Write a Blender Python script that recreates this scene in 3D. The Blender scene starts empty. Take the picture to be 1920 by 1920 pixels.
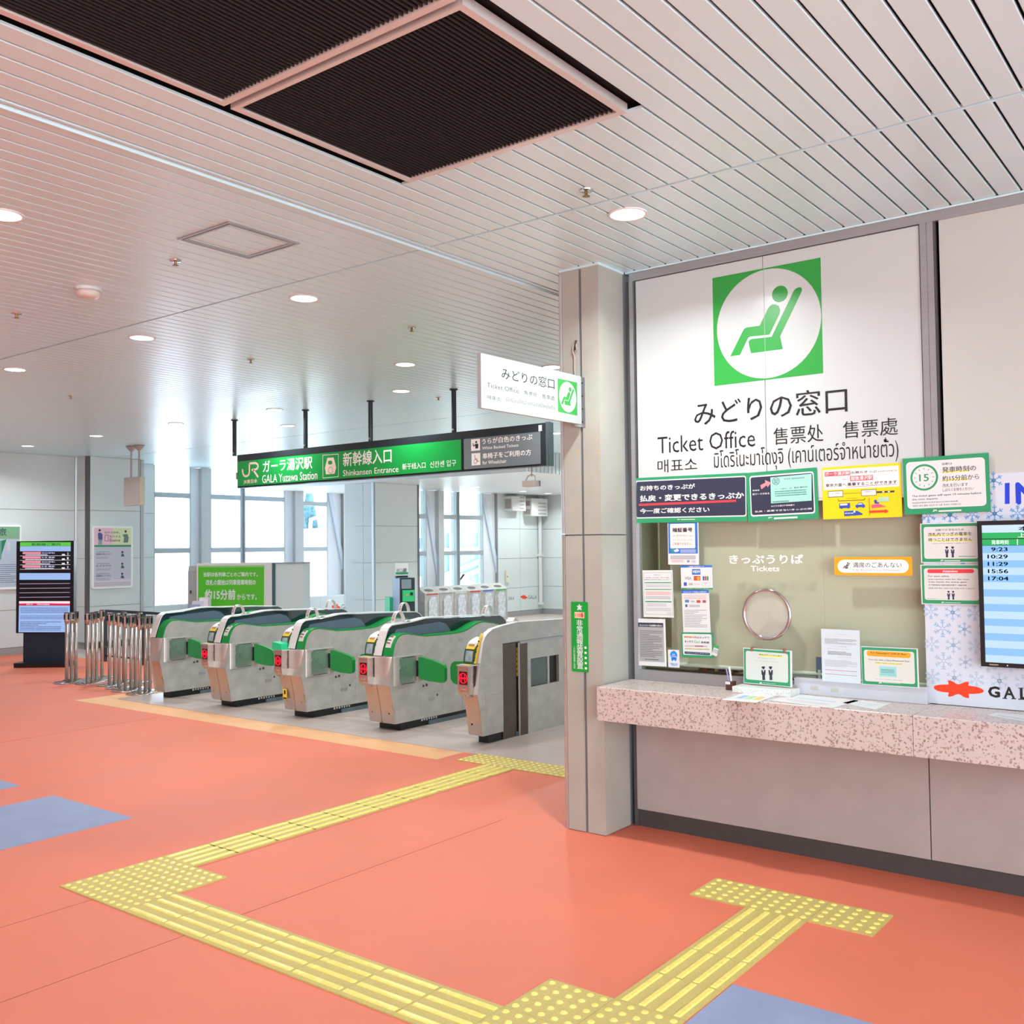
import bpy, math, random
from mathutils import Vector as V3, Matrix
random.seed(7)
S = bpy.context.scene
COL = S.collection
# ------------------------------------------------------------------ camera, world, light, exposure
YAW, PIT, ROL, FPX, CH = .6555, .0359, -.0113, 1853.89, 1.7343
Fw = V3((-math.sin(YAW)*math.cos(PIT), math.cos(YAW)*math.cos(PIT), math.sin(PIT)))
_r = V3((math.cos(YAW), math.sin(YAW), 0)); _u = _r.cross(Fw)
Rt = math.cos(ROL)*_r + math.sin(ROL)*_u; Up = -math.sin(ROL)*_r + math.cos(ROL)*_u
cd = bpy.data.cameras.new('camera'); cd.sensor_width = 36; cd.lens = FPX*36/1920; cd.clip_start = .05; cd.clip_end = 500
co = bpy.data.objects.new('camera', cd); COL.objects.link(co); S.camera = co
co.matrix_world = Matrix(((Rt.x, Up.x, -Fw.x, 0), (Rt.y, Up.y, -Fw.y, 0), (Rt.z, Up.z, -Fw.z, CH), (0, 0, 0, 1)))
wd = bpy.data.worlds.new('sky'); S.world = wd; wd.use_nodes = True
_b = wd.node_tree.nodes['Background']; _b.inputs[0].default_value = (.82, .93, 1, 1); _b.inputs[1].default_value = 8.0
vs = S.view_settings; vs.view_transform = 'Standard'; vs.look = 'None'; vs.exposure = 0.13; vs.gamma = 1; vs.use_curve_mapping = False
LAMP_W = 18.0
S.cycles.max_bounces = 8; S.cycles.diffuse_bounces = 5; S.cycles.use_denoising = True
H = 3.466      # ceiling
Y = 5.381      # ticket wall plane

# measuring: a pixel of the photograph carried to a known plane of the room
def ray(u, v): return Fw + Rt*((u-960)/FPX) - Up*((v-960)/FPX)
def bz(u, v, z=0.):
    d = ray(u, v); t = (z-CH)/d.z; return V3((d.x*t, d.y*t, z))
def by(u, v, y=Y):
    d = ray(u, v); t = y/d.y; return V3((d.x*t, y, CH+d.z*t))
def bx(u, v, x):
    d = ray(u, v); t = x/d.x; return V3((x, d.y*t, CH+d.z*t))
def bplane(u, v, p, n):
    d = ray(u, v); o = V3((0, 0, CH)); t = (p-o).dot(n)/d.dot(n); return o+d*t

# ------------------------------------------------------------------ materials
def lin(h):
    h = h.lstrip('#'); c = [int(h[i:i+2], 16)/255 for i in (0, 2, 4)]
    return tuple(x/12.92 if x <= .04045 else ((x+.055)/1.055)**2.4 for x in c)
_M = {}
def mat(key, col, rough=.5, metal=0., noise=0., scale=8., bump=0., bscale=60., stretch=None, emit=0., spec=.5, trans=0., alpha=1., coat=0.):
    if key in _M: return _M[key]
    m = bpy.data.materials.new(key); m.use_nodes = True; nt = m.node_tree; p = nt.nodes['Principled BSDF']
    if isinstance(col, str): col = lin(col)
    p.inputs['Base Color'].default_value = (*col, 1); p.inputs['Roughness'].default_value = rough; p.inputs['Metallic'].default_value = metal
    p.inputs['Specular IOR Level'].default_value = spec
    if trans: p.inputs['Transmission Weight'].default_value = trans
    if alpha < 1: p.inputs['Alpha'].default_value = alpha
    if coat: p.inputs['Coat Weight'].default_value = coat; p.inputs['Coat Roughness'].default_value = .3 if coat == .55 else .06
    if emit: p.inputs['Base Color'].default_value = (col[0]*.05, col[1]*.05, col[2]*.05, 1); p.inputs['Emission Color'].default_value = (*col, 1); p.inputs['Emission Strength'].default_value = emit
    if noise or bump:
        tc = nt.nodes.new('ShaderNodeTexCoord'); mp = nt.nodes.new('ShaderNodeMapping'); nt.links.new(tc.outputs['Object'], mp.inputs[0])
        if stretch: mp.inputs['Scale'].default_value = stretch
        if noise:
            n = nt.nodes.new('ShaderNodeTexNoise'); n.inputs['Scale'].default_value = scale; n.inputs['Detail'].default_value = 6; nt.links.new(mp.outputs[0], n.inputs['Vector'])
            r = nt.nodes.new('ShaderNodeMapRange'); r.inputs[1].default_value = .3; r.inputs[2].default_value = .7; r.inputs[3].default_value = 1-noise; r.inputs[4].default_value = 1+noise*.4
            nt.links.new(n.outputs[0], r.inputs[0])
            x = nt.nodes.new('ShaderNodeVectorMath'); x.operation = 'SCALE'; x.inputs[0].default_value = col; nt.links.new(r.outputs[0], x.inputs['Scale']); nt.links.new(x.outputs[0], p.inputs['Base Color'])
            r2 = nt.nodes.new('ShaderNodeMapRange'); r2.inputs[3].default_value = max(0, rough-.08); r2.inputs[4].default_value = min(1, rough+.12); nt.links.new(n.outputs[0], r2.inputs[0]); nt.links.new(r2.outputs[0], p.inputs['Roughness'])
        if bump:
            n2 = nt.nodes.new('ShaderNodeTexNoise'); n2.inputs['Scale'].default_value = bscale; n2.inputs['Detail'].default_value = 4; nt.links.new(mp.outputs[0], n2.inputs['Vector'])
            b = nt.nodes.new('ShaderNodeBump'); b.inputs['Strength'].default_value = bump; b.inputs['Distance'].default_value = .002; nt.links.new(n2.outputs[0], b.inputs['Height']); nt.links.new(b.outputs[0], p.inputs['Normal'])
    _M[key] = m; return m
def terrazzo(key, base, chip, chip2, scale=70, rough=.35, thr=.32, noise=0.):
    if key in _M: return _M[key]
    m = bpy.data.materials.new(key); m.use_nodes = True; nt = m.node_tree; p = nt.nodes['Principled BSDF']; p.inputs['Roughness'].default_value = rough
    tc = nt.nodes.new('ShaderNodeTexCoord')
    ns = nt.nodes.new('ShaderNodeTexNoise'); ns.inputs['Scale'].default_value = scale; ns.inputs['Detail'].default_value = 1; nt.links.new(tc.outputs['Object'], ns.inputs['Vector'])
    mx = nt.nodes.new('ShaderNodeVectorMath'); mx.operation = 'MULTIPLY_ADD'; mx.inputs[1].default_value = (.02, .02, .02); nt.links.new(ns.outputs['Color'], mx.inputs[0]); nt.links.new(tc.outputs['Object'], mx.inputs[2])
    vo = nt.nodes.new('ShaderNodeTexVoronoi'); vo.inputs['Scale'].default_value = scale; nt.links.new(mx.outputs[0], vo.inputs['Vector'])
    cr = nt.nodes.new('ShaderNodeValToRGB'); cr.color_ramp.interpolation = 'LINEAR'; e = cr.color_ramp.elements
    e[0].position = thr-.04; e[0].color = (1, 1, 1, 1); e[1].position = thr+.04; e[1].color = (0, 0, 0, 1); nt.links.new(vo.outputs['Distance'], cr.inputs[0])
    sx = nt.nodes.new('ShaderNodeSeparateColor'); nt.links.new(vo.outputs['Color'], sx.inputs[0])
    g = nt.nodes.new('ShaderNodeMath'); g.operation = 'GREATER_THAN'; g.inputs[1].default_value = .35; nt.links.new(sx.outputs[0], g.inputs[0])
    mu = nt.nodes.new('ShaderNodeMath'); mu.operation = 'MULTIPLY'; nt.links.new(cr.outputs[0], mu.inputs[0]); nt.links.new(g.outputs[0], mu.inputs[1])
    ch = nt.nodes.new('ShaderNodeMix'); ch.data_type = 'RGBA'; ch.inputs[6].default_value = (*lin(chip), 1); ch.inputs[7].default_value = (*lin(chip2), 1); nt.links.new(sx.outputs[1], ch.inputs[0])
    mi = nt.nodes.new('ShaderNodeMix'); mi.data_type = 'RGBA'; mi.inputs[6].default_value = (*lin(base), 1); nt.links.new(mu.outputs[0], mi.inputs[0]); nt.links.new(ch.outputs[2], mi.inputs[7])
    nt.links.new(mi.outputs[2], p.inputs['Base Color']); _M[key] = m; return m
def ink(h, rough=.45): return mat('ink_'+h+str(rough), h, rough)
def glow(h, e=1.): return mat('glow_%s_%s' % (h, e), h, .4, emit=e)
ORANGE = mat('orange_vinyl', '#dd7559', .5, noise=.08, scale=1.3, bump=.15, bscale=300)
BLUE = mat('blue_vinyl', '#8b97b8', .5, noise=.1, scale=6, bump=.15, bscale=300)
TAN = mat('tan_vinyl', '#e6ad7c', .5, noise=.08, scale=5)
GRAN = terrazzo('granite', '#c4b3ab', '#9c8c86', '#d8ccc4', 150, .3, .4)
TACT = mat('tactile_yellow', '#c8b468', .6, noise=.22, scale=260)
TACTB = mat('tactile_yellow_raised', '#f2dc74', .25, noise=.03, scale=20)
SLAT = mat('white_aluminium_slat', '#cde9ee', .32, noise=.02, scale=3, coat=.55)
PLEN = mat('dark_void', '#15171a', .9)
ALU = mat('brushed_aluminium', '#b9b9bb', .35, metal=.8, noise=.08, scale=4, stretch=(1, 1, 30))
STEEL = mat('stainless_steel', '#cbc9c4', .38, metal=.55, noise=.16, scale=7, stretch=(1, 1, 1.5))
STEELD = mat('dark_steel', '#6d6059', .3, metal=.9, noise=.1, scale=12)
CHROME = mat('chrome', '#cfccc9', .12, metal=1)
WALLW = mat('white_wall_panel', '#dce2e2', .38, noise=.03, scale=2)
WALLF = mat('pale_grey_wall_panel', '#d6dede', .45, noise=.03, scale=1.2)
PINK = mat('under_counter_panel', '#a9a09c', .5, noise=.07, scale=5)
PILL = mat('cream_pillar_panel', '#aaa79c', .42, noise=.07, scale=5)
BASEB = mat('dark_baseboard', '#45413f', .5, noise=.1, scale=20)
JOINT = mat('grey_rubber_joint', '#6f7175', .6)
TERR = terrazzo('pink_terrazzo', '#c9bab4', '#8a746c', '#a3918a', 75, .3, .42)
def pane_mat(key, tint, film=0.):
    m = bpy.data.materials.new(key); m.use_nodes = True; nt = m.node_tree; nt.nodes.clear(); L = nt.links.new
    o = nt.nodes.new('ShaderNodeOutputMaterial'); tr = nt.nodes.new('ShaderNodeBsdfTransparent'); tr.inputs[0].default_value = (*lin(tint), 1); base = tr.outputs[0]
    if film:
        tl = nt.nodes.new('ShaderNodeBsdfTranslucent'); tl.inputs[0].default_value = (.92, .95, 1, 1); a = nt.nodes.new('ShaderNodeMixShader'); a.inputs[0].default_value = film; L(tr.outputs[0], a.inputs[1]); L(tl.outputs[0], a.inputs[2]); base = a.outputs[0]
    g = nt.nodes.new('ShaderNodeBsdfGlossy'); g.inputs['Roughness'].default_value = .03; f = nt.nodes.new('ShaderNodeFresnel'); f.inputs[0].default_value = 1.45
    ge = nt.nodes.new('ShaderNodeNewGeometry'); iv = nt.nodes.new('ShaderNodeMath'); iv.operation = 'SUBTRACT'; iv.inputs[0].default_value = 1; L(ge.outputs['Backfacing'], iv.inputs[1])
    ml = nt.nodes.new('ShaderNodeMath'); ml.operation = 'MULTIPLY'; L(f.outputs[0], ml.inputs[0]); L(iv.outputs[0], ml.inputs[1])
    mx = nt.nodes.new('ShaderNodeMixShader'); L(ml.outputs[0], mx.inputs[0]); L(base, mx.inputs[1]); L(g.outputs[0], mx.inputs[2]); L(mx.outputs[0], o.inputs[0]); return m
GLASS = pane_mat('clear_glass', '#f6fbf9')
GREEN = mat('gate_green', '#0c8f3e', .35, noise=.05, scale=9)
GREENL = mat('gate_green_trim', '#2ba763', .35)
HOOD = mat('smoked_hood', '#1c2a33', .12, coat=.5)
WHITE = mat('white_plastic', '#dcdcda', .4)
GREY = mat('grey_paint', '#9c9c9c', .5)
BLACK = mat('black_plastic', '#101214', .4)
PAPER = mat('white_paper', '#d9d9d7', .6)
SIGNBLK = mat('sign_frame_black', '#2b3236', .35, metal=.3)
BEIGE = mat('beige_metal', '#a89d96', .5)
REDL = glow('#ff1030', 1.7)

# ------------------------------------------------------------------ mesh builder
class MB:
    def __init__(s): s.v = []; s.f = []; s.mi = []
    def add(s, vs, fs, k=0):
        n = len(s.v); s.v += [tuple(v) for v in vs]; s.f += [tuple(i+n for i in f) for f in fs]; s.mi += [k]*len(fs); return s
    def box(s, x0, x1, y0, y1, z0, z1, k=0):
        if x0 > x1: x0, x1 = x1, x0
        if y0 > y1: y0, y1 = y1, y0
        if z0 > z1: z0, z1 = z1, z0
        return s.add([(x0, y0, z0), (x1, y0, z0), (x1, y1, z0), (x0, y1, z0), (x0, y0, z1), (x1, y0, z1), (x1, y1, z1), (x0, y1, z1)],
                     [(0, 3, 2, 1), (4, 5, 6, 7), (0, 1, 5, 4), (1, 2, 6, 5), (2, 3, 7, 6), (3, 0, 4, 7)], k)
    def obox(s, c, a, b, d, k=0):      # oriented box: centre and three half vectors
        c, a, b, d = map(V3, (c, a, b, d))
        P = [c-a-b-d, c+a-b-d, c+a+b-d, c-a+b-d, c-a-b+d, c+a-b+d, c+a+b+d, c-a+b+d]
        return s.add(P, [(0, 3, 2, 1), (4, 5, 6, 7), (0, 1, 5, 4), (1, 2, 6, 5), (2, 3, 7, 6), (3, 0, 4, 7)], k)
    def prism(s, pts, fr, a, b, k=0):  # pts 2D placed by fr(p,q,t), swept t=a..b
        n = len(pts); s.add([fr(p, q, a) for p, q in pts]+[fr(p, q, b) for p, q in pts],
                            [tuple(range(n)), tuple(range(2*n-1, n-1, -1))]+[(i, i+n, (i+1) % n+n, (i+1) % n) for i in range(n)], k); return s
    def ribbon(s, pts, fr, a, b, th, k=0):  # open profile with thickness, swept
        n = len(pts); out = []
        for i in range(n):
            p0 = pts[max(i-1, 0)]; p1 = pts[min(i+1, n-1)]; dx, dy = p1[0]-p0[0], p1[1]-p0[1]; L = math.hypot(dx, dy) or 1
            out.append((pts[i][0]-dy/L*th, pts[i][1]+dx/L*th))
        vs = [fr(*p, a) for p in pts]+[fr(*p, b) for p in pts]+[fr(*p, a) for p in out]+[fr(*p, b) for p in out]
        fs = []
        for i in range(n-1):
            fs += [(i, i+1, n+i+1, n+i), (2*n+i, 3*n+i, 3*n+i+1, 2*n+i+1), (i, 2*n+i, 2*n+i+1, i+1), (n+i, n+i+1, 3*n+i+1, 3*n+i)]
        fs += [(0, n, 3*n, 2*n), (n-1, 3*n-1, 4*n-1, 2*n-1)]
        return s.add(vs, fs, k)
    def tube(s, a, b, r, n=12, r2=None, k=0, cap=True):
        a, b = V3(a), V3(b); r2 = r if r2 is None else r2; d = (b-a).normalized()
        x = d.orthogonal().normalized(); y = d.cross(x)
        vs = [a+(x*math.cos(t)+y*math.sin(t))*r for t in [2*math.pi*i/n for i in range(n)]]+[b+(x*math.cos(t)+y*math.sin(t))*r2 for t in [2*math.pi*i/n for i in range(n)]]
        fs = [(i, (i+1) % n, (i+1) % n+n, i+n) for i in range(n)]
        if cap: fs += [tuple(range(n-1, -1, -1)), tuple(range(n, 2*n))]
        return s.add(vs, fs, k)
    def path(s, pts, r, n=8, k=0):
        for a, b in zip(pts, pts[1:]): s.tube(a, b, r, n, k=k)
        return s
    def lathe(s, c, prof, n=24, k=0, axis=None):   # prof [(r,z)]
        c = V3(c); vs = []
        for r, z in prof:
            for i in range(n):
                t = 2*math.pi*i/n; p = V3((r*math.cos(t), r*math.sin(t), z))
                if axis == 'y': p = V3((p.x, -p.z, p.y))
                vs.append(c+p)
        m = len(prof); fs = [(j*n+i, j*n+(i+1) % n, (j+1)*n+(i+1) % n, (j+1)*n+i) for j in range(m-1) for i in range(n)]
        return s.add(vs, fs+[tuple(range(n-1, -1, -1)), tuple(range((m-1)*n, m*n))], k)
    def quadp(s, a, b, c, d, k=0): return s.add([a, b, c, d], [(0, 1, 2, 3)], k)
    def mesh(s, name, mats, o=(0, 0, 0), smooth=False):
        me = bpy.data.meshes.new(name); o = V3(o); me.from_pydata([V3(v)-o for v in s.v], [], s.f)
        for m in (mats if isinstance(mats, (list, tuple)) else [mats]): me.materials.append(m)
        if any(s.mi): me.polygons.foreach_set('material_index', s.mi)
        if smooth: me.polygons.foreach_set('use_smooth', [True]*len(s.f))
        me.update(); return me
YZ = lambda p, q, t: (t, p, q)
XZ = lambda p, q, t: (p, t, q)
XY = lambda p, q, t: (p, q, t)

class Thing:
    """one top-level object and its parts; all geometry is given in room coordinates"""
    def __init__(s, name, label, cat, loc, group=None, mb=None, mats=None, kind=None, smooth=False):
        s.loc = V3(loc)
        o = bpy.data.objects.new(name, mb.mesh(name, mats, s.loc, smooth) if mb else None)
        if not mb: o.empty_display_size = .1
        COL.objects.link(o); o.location = s.loc; s.o = o
        if label: o['label'] = label
        if cat: o['category'] = cat
        if group: o['group'] = group
        if kind: o['kind'] = kind
    def part(s, name, mb, mats, parent=None, label=None, kind=None, smooth=False):
        o = bpy.data.objects.new(name, mb.mesh(name, mats, s.loc, smooth)); COL.objects.link(o)
        o.parent = parent or s.o
        if label: o['label'] = label
        if kind: o['kind'] = kind
        return o
    def piece(s, name, me, loc, parent=None):
        o = bpy.data.objects.new(name, me); COL.objects.link(o); o.parent = parent or s.o; o.location = V3(loc)-s.loc; return o
    def light(s, name, loc, size, power, color=(.90, .98, 1), spread=150, rot=(0, 0, 0), sy=None):
        l = bpy.data.lights.new(name, 'AREA'); l.energy = power; l.size = size; l.color = color; l.spread = math.radians(spread)
        if sy: l.shape = 'RECTANGLE'; l.size_y = sy
        else: l.shape = 'DISK'
        o = bpy.data.objects.new(name, l); COL.objects.link(o); o.parent = s.o; o.location = V3(loc)-s.loc; o.rotation_euler = rot; return o
def copy_thing(t, loc, label, group=None):
    n = Thing.__new__(Thing); o = t.o.copy(); COL.objects.link(o); o.location = loc; o['label'] = label; n.o = o; n.loc = V3(loc)
    if group: o['group'] = group
    for c in t.o.children:
        d = c.copy(); COL.objects.link(d); d.parent = o
        for g in c.children:
            e = g.copy(); COL.objects.link(e); e.parent = d
    return n
def structure(name, mb, mats, loc=(0, 0, 0)): return Thing(name, None, None, loc, mb=mb, mats=mats, kind='structure')

# ------------------------------------------------------------------ lettering and prints
_cu = bpy.data.curves.new('type', 'FONT'); _to = bpy.data.objects.new('type', _cu); COL.objects.link(_to); _T = {}; _D = {}
def glyphs(body, bold=0., res=2):
    # heavier type: the same outlines laid over one another a little apart (curve offset breaks dense characters)
    if bold > 0:
        vs, fs = glyphs(body, 0.); w_, h_ = _D[(body, 0.)]; d = bold*.8; ex, ey = d/(w_+2*d), d/(h_+2*d); V_, F_ = [], []
        for sx_, sy_ in ((-1, 0), (1, 0), (0, -1), (0, 1), (-.7, -.7), (.7, .7)) if bold > .015 else ((-1, 0), (1, 0), (0, 1)):
            n = len(V_); V_ += [(ex+x*(1-2*ex)+sx_*ex, ey+y*(1-2*ey)+sy_*ey) for x, y in vs]; F_ += [tuple(i+n for i in f) for f in fs]
        return V_, F_
    k = (body, bold)
    if k not in _T:
        _cu.body = body; _cu.resolution_u = res; _cu.offset = bold; _cu.align_x = 'CENTER' if '\n' in body else 'LEFT'; _cu.space_line = .92
        _to.update_tag(); dg = bpy.context.evaluated_depsgraph_get(); dg.update()
        me = _to.evaluated_get(dg).to_mesh(); vs = [(v.co.x, v.co.y) for v in me.vertices]; fs = [tuple(p.vertices) for p in me.polygons]
        _to.evaluated_get(dg).to_mesh_clear()
        xs = [p[0] for p in vs]; ys = [p[1] for p in vs]; x0, x1, y0, y1 = min(xs), max(xs), min(ys), max(ys)
        _D[k] = (x1-x0, y1-y0); _T[k] = ([((x-x0)/(x1-x0), (y1-y)/(y1-y0)) for x, y in vs], fs)
    return _T[k]
class Print:
    """flat printed matter: q = TL,TR,BR,BL pixels of crop (ox,oy,s) lying on plane 'x'/'y'/'z' = d"""
    def __init__(s, name, label, cat, q, crop=(0, 0, 1), axis='y', d=Y, base=None, thick=.003, group=None, on=None, sheet='sheet', rc=0, flipn=False, square=False):
        ox, oy, sc = crop; s.crop = crop; f = {'x': bx, 'y': by, 'z': bz}
        px = [(ox+a/sc, oy+b/sc) for a, b in q]
        if axis == 'p': P, Nn = d; W = [bplane(u, v, P, Nn) for u, v in px]; s.N = Nn
        else: W = [f[axis](u, v, d) for u, v in px]; s.N = {'x': V3((1, 0, 0)), 'y': V3((0, -1, 0)), 'z': V3((0, 0, 1))}[axis]
        U = ((W[1]-W[0])+(W[2]-W[3]))/2; Vd = ((W[3]-W[0])+(W[2]-W[1]))/2; c = sum(W, V3())/4
        if square and axis in 'xy':
            U = V3((U.x, U.y, 0)); Vd = V3((0, 0, Vd.z))
        else: Vd = Vd-U*(Vd.dot(U)/U.dot(U))
        s.U, s.V, s.o0 = U, Vd, c-U/2-Vd/2; s.H = s.homog(q); s.hp = (math.hypot(q[3][0]-q[0][0], q[3][1]-q[0][1])+math.hypot(q[2][0]-q[1][0], q[2][1]-q[1][1]))/2
        s.k = Vd.length/s.hp; s.mbs = {}; s.lay = 0
        if on is None:
            s.t = Thing(name, label, cat, c, group=group) if cat else on; s.own = True
        else: s.t = on
        s.base = None
        if base is not None:
            m = MB(); pts = s.rr(0, 0, 1, 1, rc); n = len(pts)
            m.add([p+s.N*0 for p in pts]+[p+s.N*thick for p in pts], [tuple(range(n)), tuple(range(2*n-1, n-1, -1))]+[(i, i+n, (i+1) % n+n, (i+1) % n) for i in range(n)])
            s.base = s.t.part(sheet, m, base)
        s.z0 = thick
    def homog(s, q):
        # solve projective map q -> unit square
        A = []; B = []
        for (x, y), (u, v) in zip(q, ((0, 0), (1, 0), (1, 1), (0, 1))):
            A.append([x, y, 1, 0, 0, 0, -u*x, -u*y]); B.append(u); A.append([0, 0, 0, x, y, 1, -v*x, -v*y]); B.append(v)
        n = 8; M = [r+[b] for r, b in zip(A, B)]
        for i in range(n):
            p = max(range(i, n), key=lambda r: abs(M[r][i])); M[i], M[p] = M[p], M[i]
            for r in range(n):
                if r != i:
                    f = M[r][i]/M[i][i]; M[r] = [a-f*b for a, b in zip(M[r], M[i])]
        h = [M[i][n]/M[i][i] for i in range(n)]; return h+[1]
    def uv(s, p):
        x, y = p; h = s.H; w = h[6]*x+h[7]*y+1; return (h[0]*x+h[1]*y+h[2])/w, (h[3]*x+h[4]*y+h[5])/w
    def w(s, u, v): return s.o0+s.U*u+s.V*v
    def rr(s, u0, v0, u1, v1, r=0, n=4):
        if not r: return [s.w(u0, v0), s.w(u0, v1), s.w(u1, v1), s.w(u1, v0)]
        r = min(r, abs(u1-u0)*s.U.length*.499, abs(v1-v0)*s.V.length*.499); ru, rv = r/s.U.length, r/s.V.length; out = []
        for cu_, cv, t0 in ((u0+ru, v0+rv, 1.5*math.pi), (u0+ru, v1-rv, math.pi), (u1-ru, v1-rv, math.pi/2), (u1-ru, v0+rv, 0)):
            for i in range(n+1):
                t = t0-i/n*math.pi/2
                out.append(s.w(cu_+math.cos(t)*ru, cv+math.sin(t)*rv))
        return out
    def mb(s, m, name):
        if (name, m.name) not in s.mbs: s.mbs[(name, m.name)] = (MB(), m)
        return s.mbs[(name, m.name)][0]
    def off(s): s.lay += 1; return s.N*(s.z0+.0003*(s.lay+1))
    def rect(s, a, b, m, name='panel', r=0):
        u0, v0 = s.uv(a); u1, v1 = s.uv(b); pts = [p+s.off_same() for p in s.rr(u0, v0, u1, v1, r)]; s.mb(m, name).add(pts, [tuple(range(len(pts)))]); return s
    def off_same(s): return s.N*(s.z0+.0003*(s.lay+1))
    def up(s, n=1): s.lay += n; return s
    def frac(s, u0, v0, u1, v1, m, name='panel', r=0):
        pts = [p+s.off_same() for p in s.rr(u0, v0, u1, v1, r)]; s.mb(m, name).add(pts, [tuple(range(len(pts)))]); return s
    def poly(s, pts, m, name='picture'):
        P = [s.w(*s.uv(p))+s.off_same() for p in pts]; s.mb(m, name).add(P, [tuple(range(len(P)))]); return s
    def disc(s, c, r, m, name='picture', n=32, ri=0):
        C = s.w(*s.uv(c))+s.off_same(); a = s.U.normalized(); b = s.V.normalized(); r *= s.k; ri *= s.k
        P = [C+(a*math.cos(2*math.pi*i/n)+b*math.sin(2*math.pi*i/n))*r for i in range(n)]
        if ri:
            P += [C+(a*math.cos(2*math.pi*i/n)+b*math.sin(2*math.pi*i/n))*ri for i in range(n)]
            s.mb(m, name).add(P, [(i, (i+1) % n, n+(i+1) % n, n+i) for i in range(n)])
        else: s.mb(m, name).add(P, [tuple(range(n))])
        return s
    def stroke(s, pts, w, m, name='picture', rnd=True):
        P = [s.w(*s.uv(p))+s.off_same() for p in pts]; w *= s.k/2; B = s.mb(m, name)
        for a, b in zip(P, P[1:]):
            d = (b-a).normalized(); q = d.cross(s.N)*w; B.add([a-q, b-q, b+q, a+q], [(0, 1, 2, 3)])
        if rnd:
            for p in P:
                B.add([p+(s.U.normalized()*math.cos(t)+s.V.normalized()*math.sin(t))*w for t in [math.pi/4*i for i in range(8)]], [tuple(range(8))])
        return s
    def text(s, a, b, body, m, bold=0., name='lettering'):
        u0, v0 = s.uv(a); u1, v1 = s.uv(b); vs, fs = glyphs(body, bold); o = s.off_same(); n1 = max(1, len(glyphs(body, 0.)[0])) if bold > 0 else 10**9
        s.mb(m, name).add([s.w(u0+(u1-u0)*x, v0+(v1-v0)*y)+o+s.N*(.00003*(i//n1)) for i, (x, y) in enumerate(vs)], fs); return s
    def lines(s, a, b, n, m, name='fine_print', h=.5, seed=1):
        rd = random.Random(seed); u0, v0 = s.uv(a); u1, v1 = s.uv(b); o = s.off_same(); B = s.mb(m, name)
        for i in range(n):
            va = v0+(v1-v0)*(i+.5-h/2)/n; vb = va+(v1-v0)*h/n; u = u0; end = u0+(u1-u0)*(1 if rd.random() < .6 else rd.uniform(.4, .9))
            while u < end:
                L = (u1-u0)*rd.uniform(.012, .05); B.add([s.w(u, va)+o, s.w(u, vb)+o, s.w(min(u+L, end), vb)+o, s.w(min(u+L, end), va)+o], [(0, 1, 2, 3)]); u += L+(u1-u0)*.008
        return s
    def done(s, parent=None):
        for (nm, _), (b, m) in s.mbs.items():
            s.t.part(nm, b, m, parent=parent, kind='stuff' if nm in ('fine_print', 'snowflakes') else None)
        return s

# ================================================================== FLOOR
m = MB().box(-20, 4.2, -7, 24, -.1, 0); FL = structure('floor', m, ORANGE)
def patch(x0, x1, y0, y1, mt, name, z=.0015): return FL.part(name, MB().box(x0, x1, y0, y1, 0, z), mt)
patch(-6.965, -5.95, 2.75, 3.645, BLUE, 'colour_patch'); patch(-8.6, -7.455, 3.49, 3.65, BLUE, 'colour_patch')
patch(-8.6, -6.965, 2.75, 3.27, BLUE, 'colour_patch'); patch(-1.745, -.9, 2.6, 3.665, BLUE, 'colour_patch')
FL.part('border_strip', MB().box(-11.2, -5.5, 6.10, 6.44, 0, .0015), TAN)
FL.part('border_strip', MB().box(-11.2, -10.86, 6.441, 8.6, 0, .0015), TAN)
for x0, y0, x1, y1 in ((-4.73, 1.2, -4.73, 6.1), (-3.95, -1, -3.95, 5.0), (-9.3, 2, -9.3, 6.0), (-2.0, -1, -2.0, 2.6)):
    FL.part('sheet_seam', MB().box(x0-.0015, x0+.0015, y0, y1, 0, .0007), mat('seam_line', '#8e4032', .7))
FL.part('granite_slab', MB().box(-10.855, -3.3, 6.445, 22, 0, .001), GRAN); FL.part('granite_slab', MB().box(-20, -10.86, 8.605, 22, 0, .001), GRAN)
gt = MB().box(0, .896, 0, .596, 0, .003).mesh('granite_tile', GRAN)
for i in range(8):
    for j in range(6): FL.piece('granite_tile', gt, (-10.85+i*.9, 6.45+j*.6, .001))

# tactile guide path -------------------------------------------------
TP = Thing('tactile_paving', 'yellow tactile guide path of dotted and barred tiles on the orange floor', 'tactile paving', (-3.2, 3.3, 0))
TT = .006
def dot_mesh():
    b = MB().box(0, .2985, 0, .2985, 0, TT)
    for i in range(5):
        for j in range(5):
            b.lathe((.03+.06*i-.001, .03+.06*j-.001, TT), [(.0155, 0), (.0125, .003), (.0095, .0045)], 10, k=1)
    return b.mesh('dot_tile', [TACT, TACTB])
def bar_mesh(along_y):
    b = MB().box(0, .2985, 0, .2985, 0, TT)
    for i in range(4):
        c = .0373+.0747*i; L0, L1 = .008, .290
        prof = [(-.0135, 0), (-.0095, .005), (.0095, .005), (.0135, 0)]
        n0 = len(b.v)
        for t, e in ((L0, 0), (L0+.005, 1), (L1-.005, 1), (L1, 0)):
            for p, q in prof:
                q = q*e; P = (c+p, t, TT+q) if along_y else (t, c+p, TT+q); b.v.append(P)
        for r in range(3):
            for k in range(3): b.f.append((n0+r*4+k, n0+r*4+k+1, n0+(r+1)*4+k+1, n0+(r+1)*4+k)); b.mi.append(1)
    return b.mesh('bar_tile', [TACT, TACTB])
DOT, BY_, BX_ = dot_mesh(), bar_mesh(True), bar_mesh(False)
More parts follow.
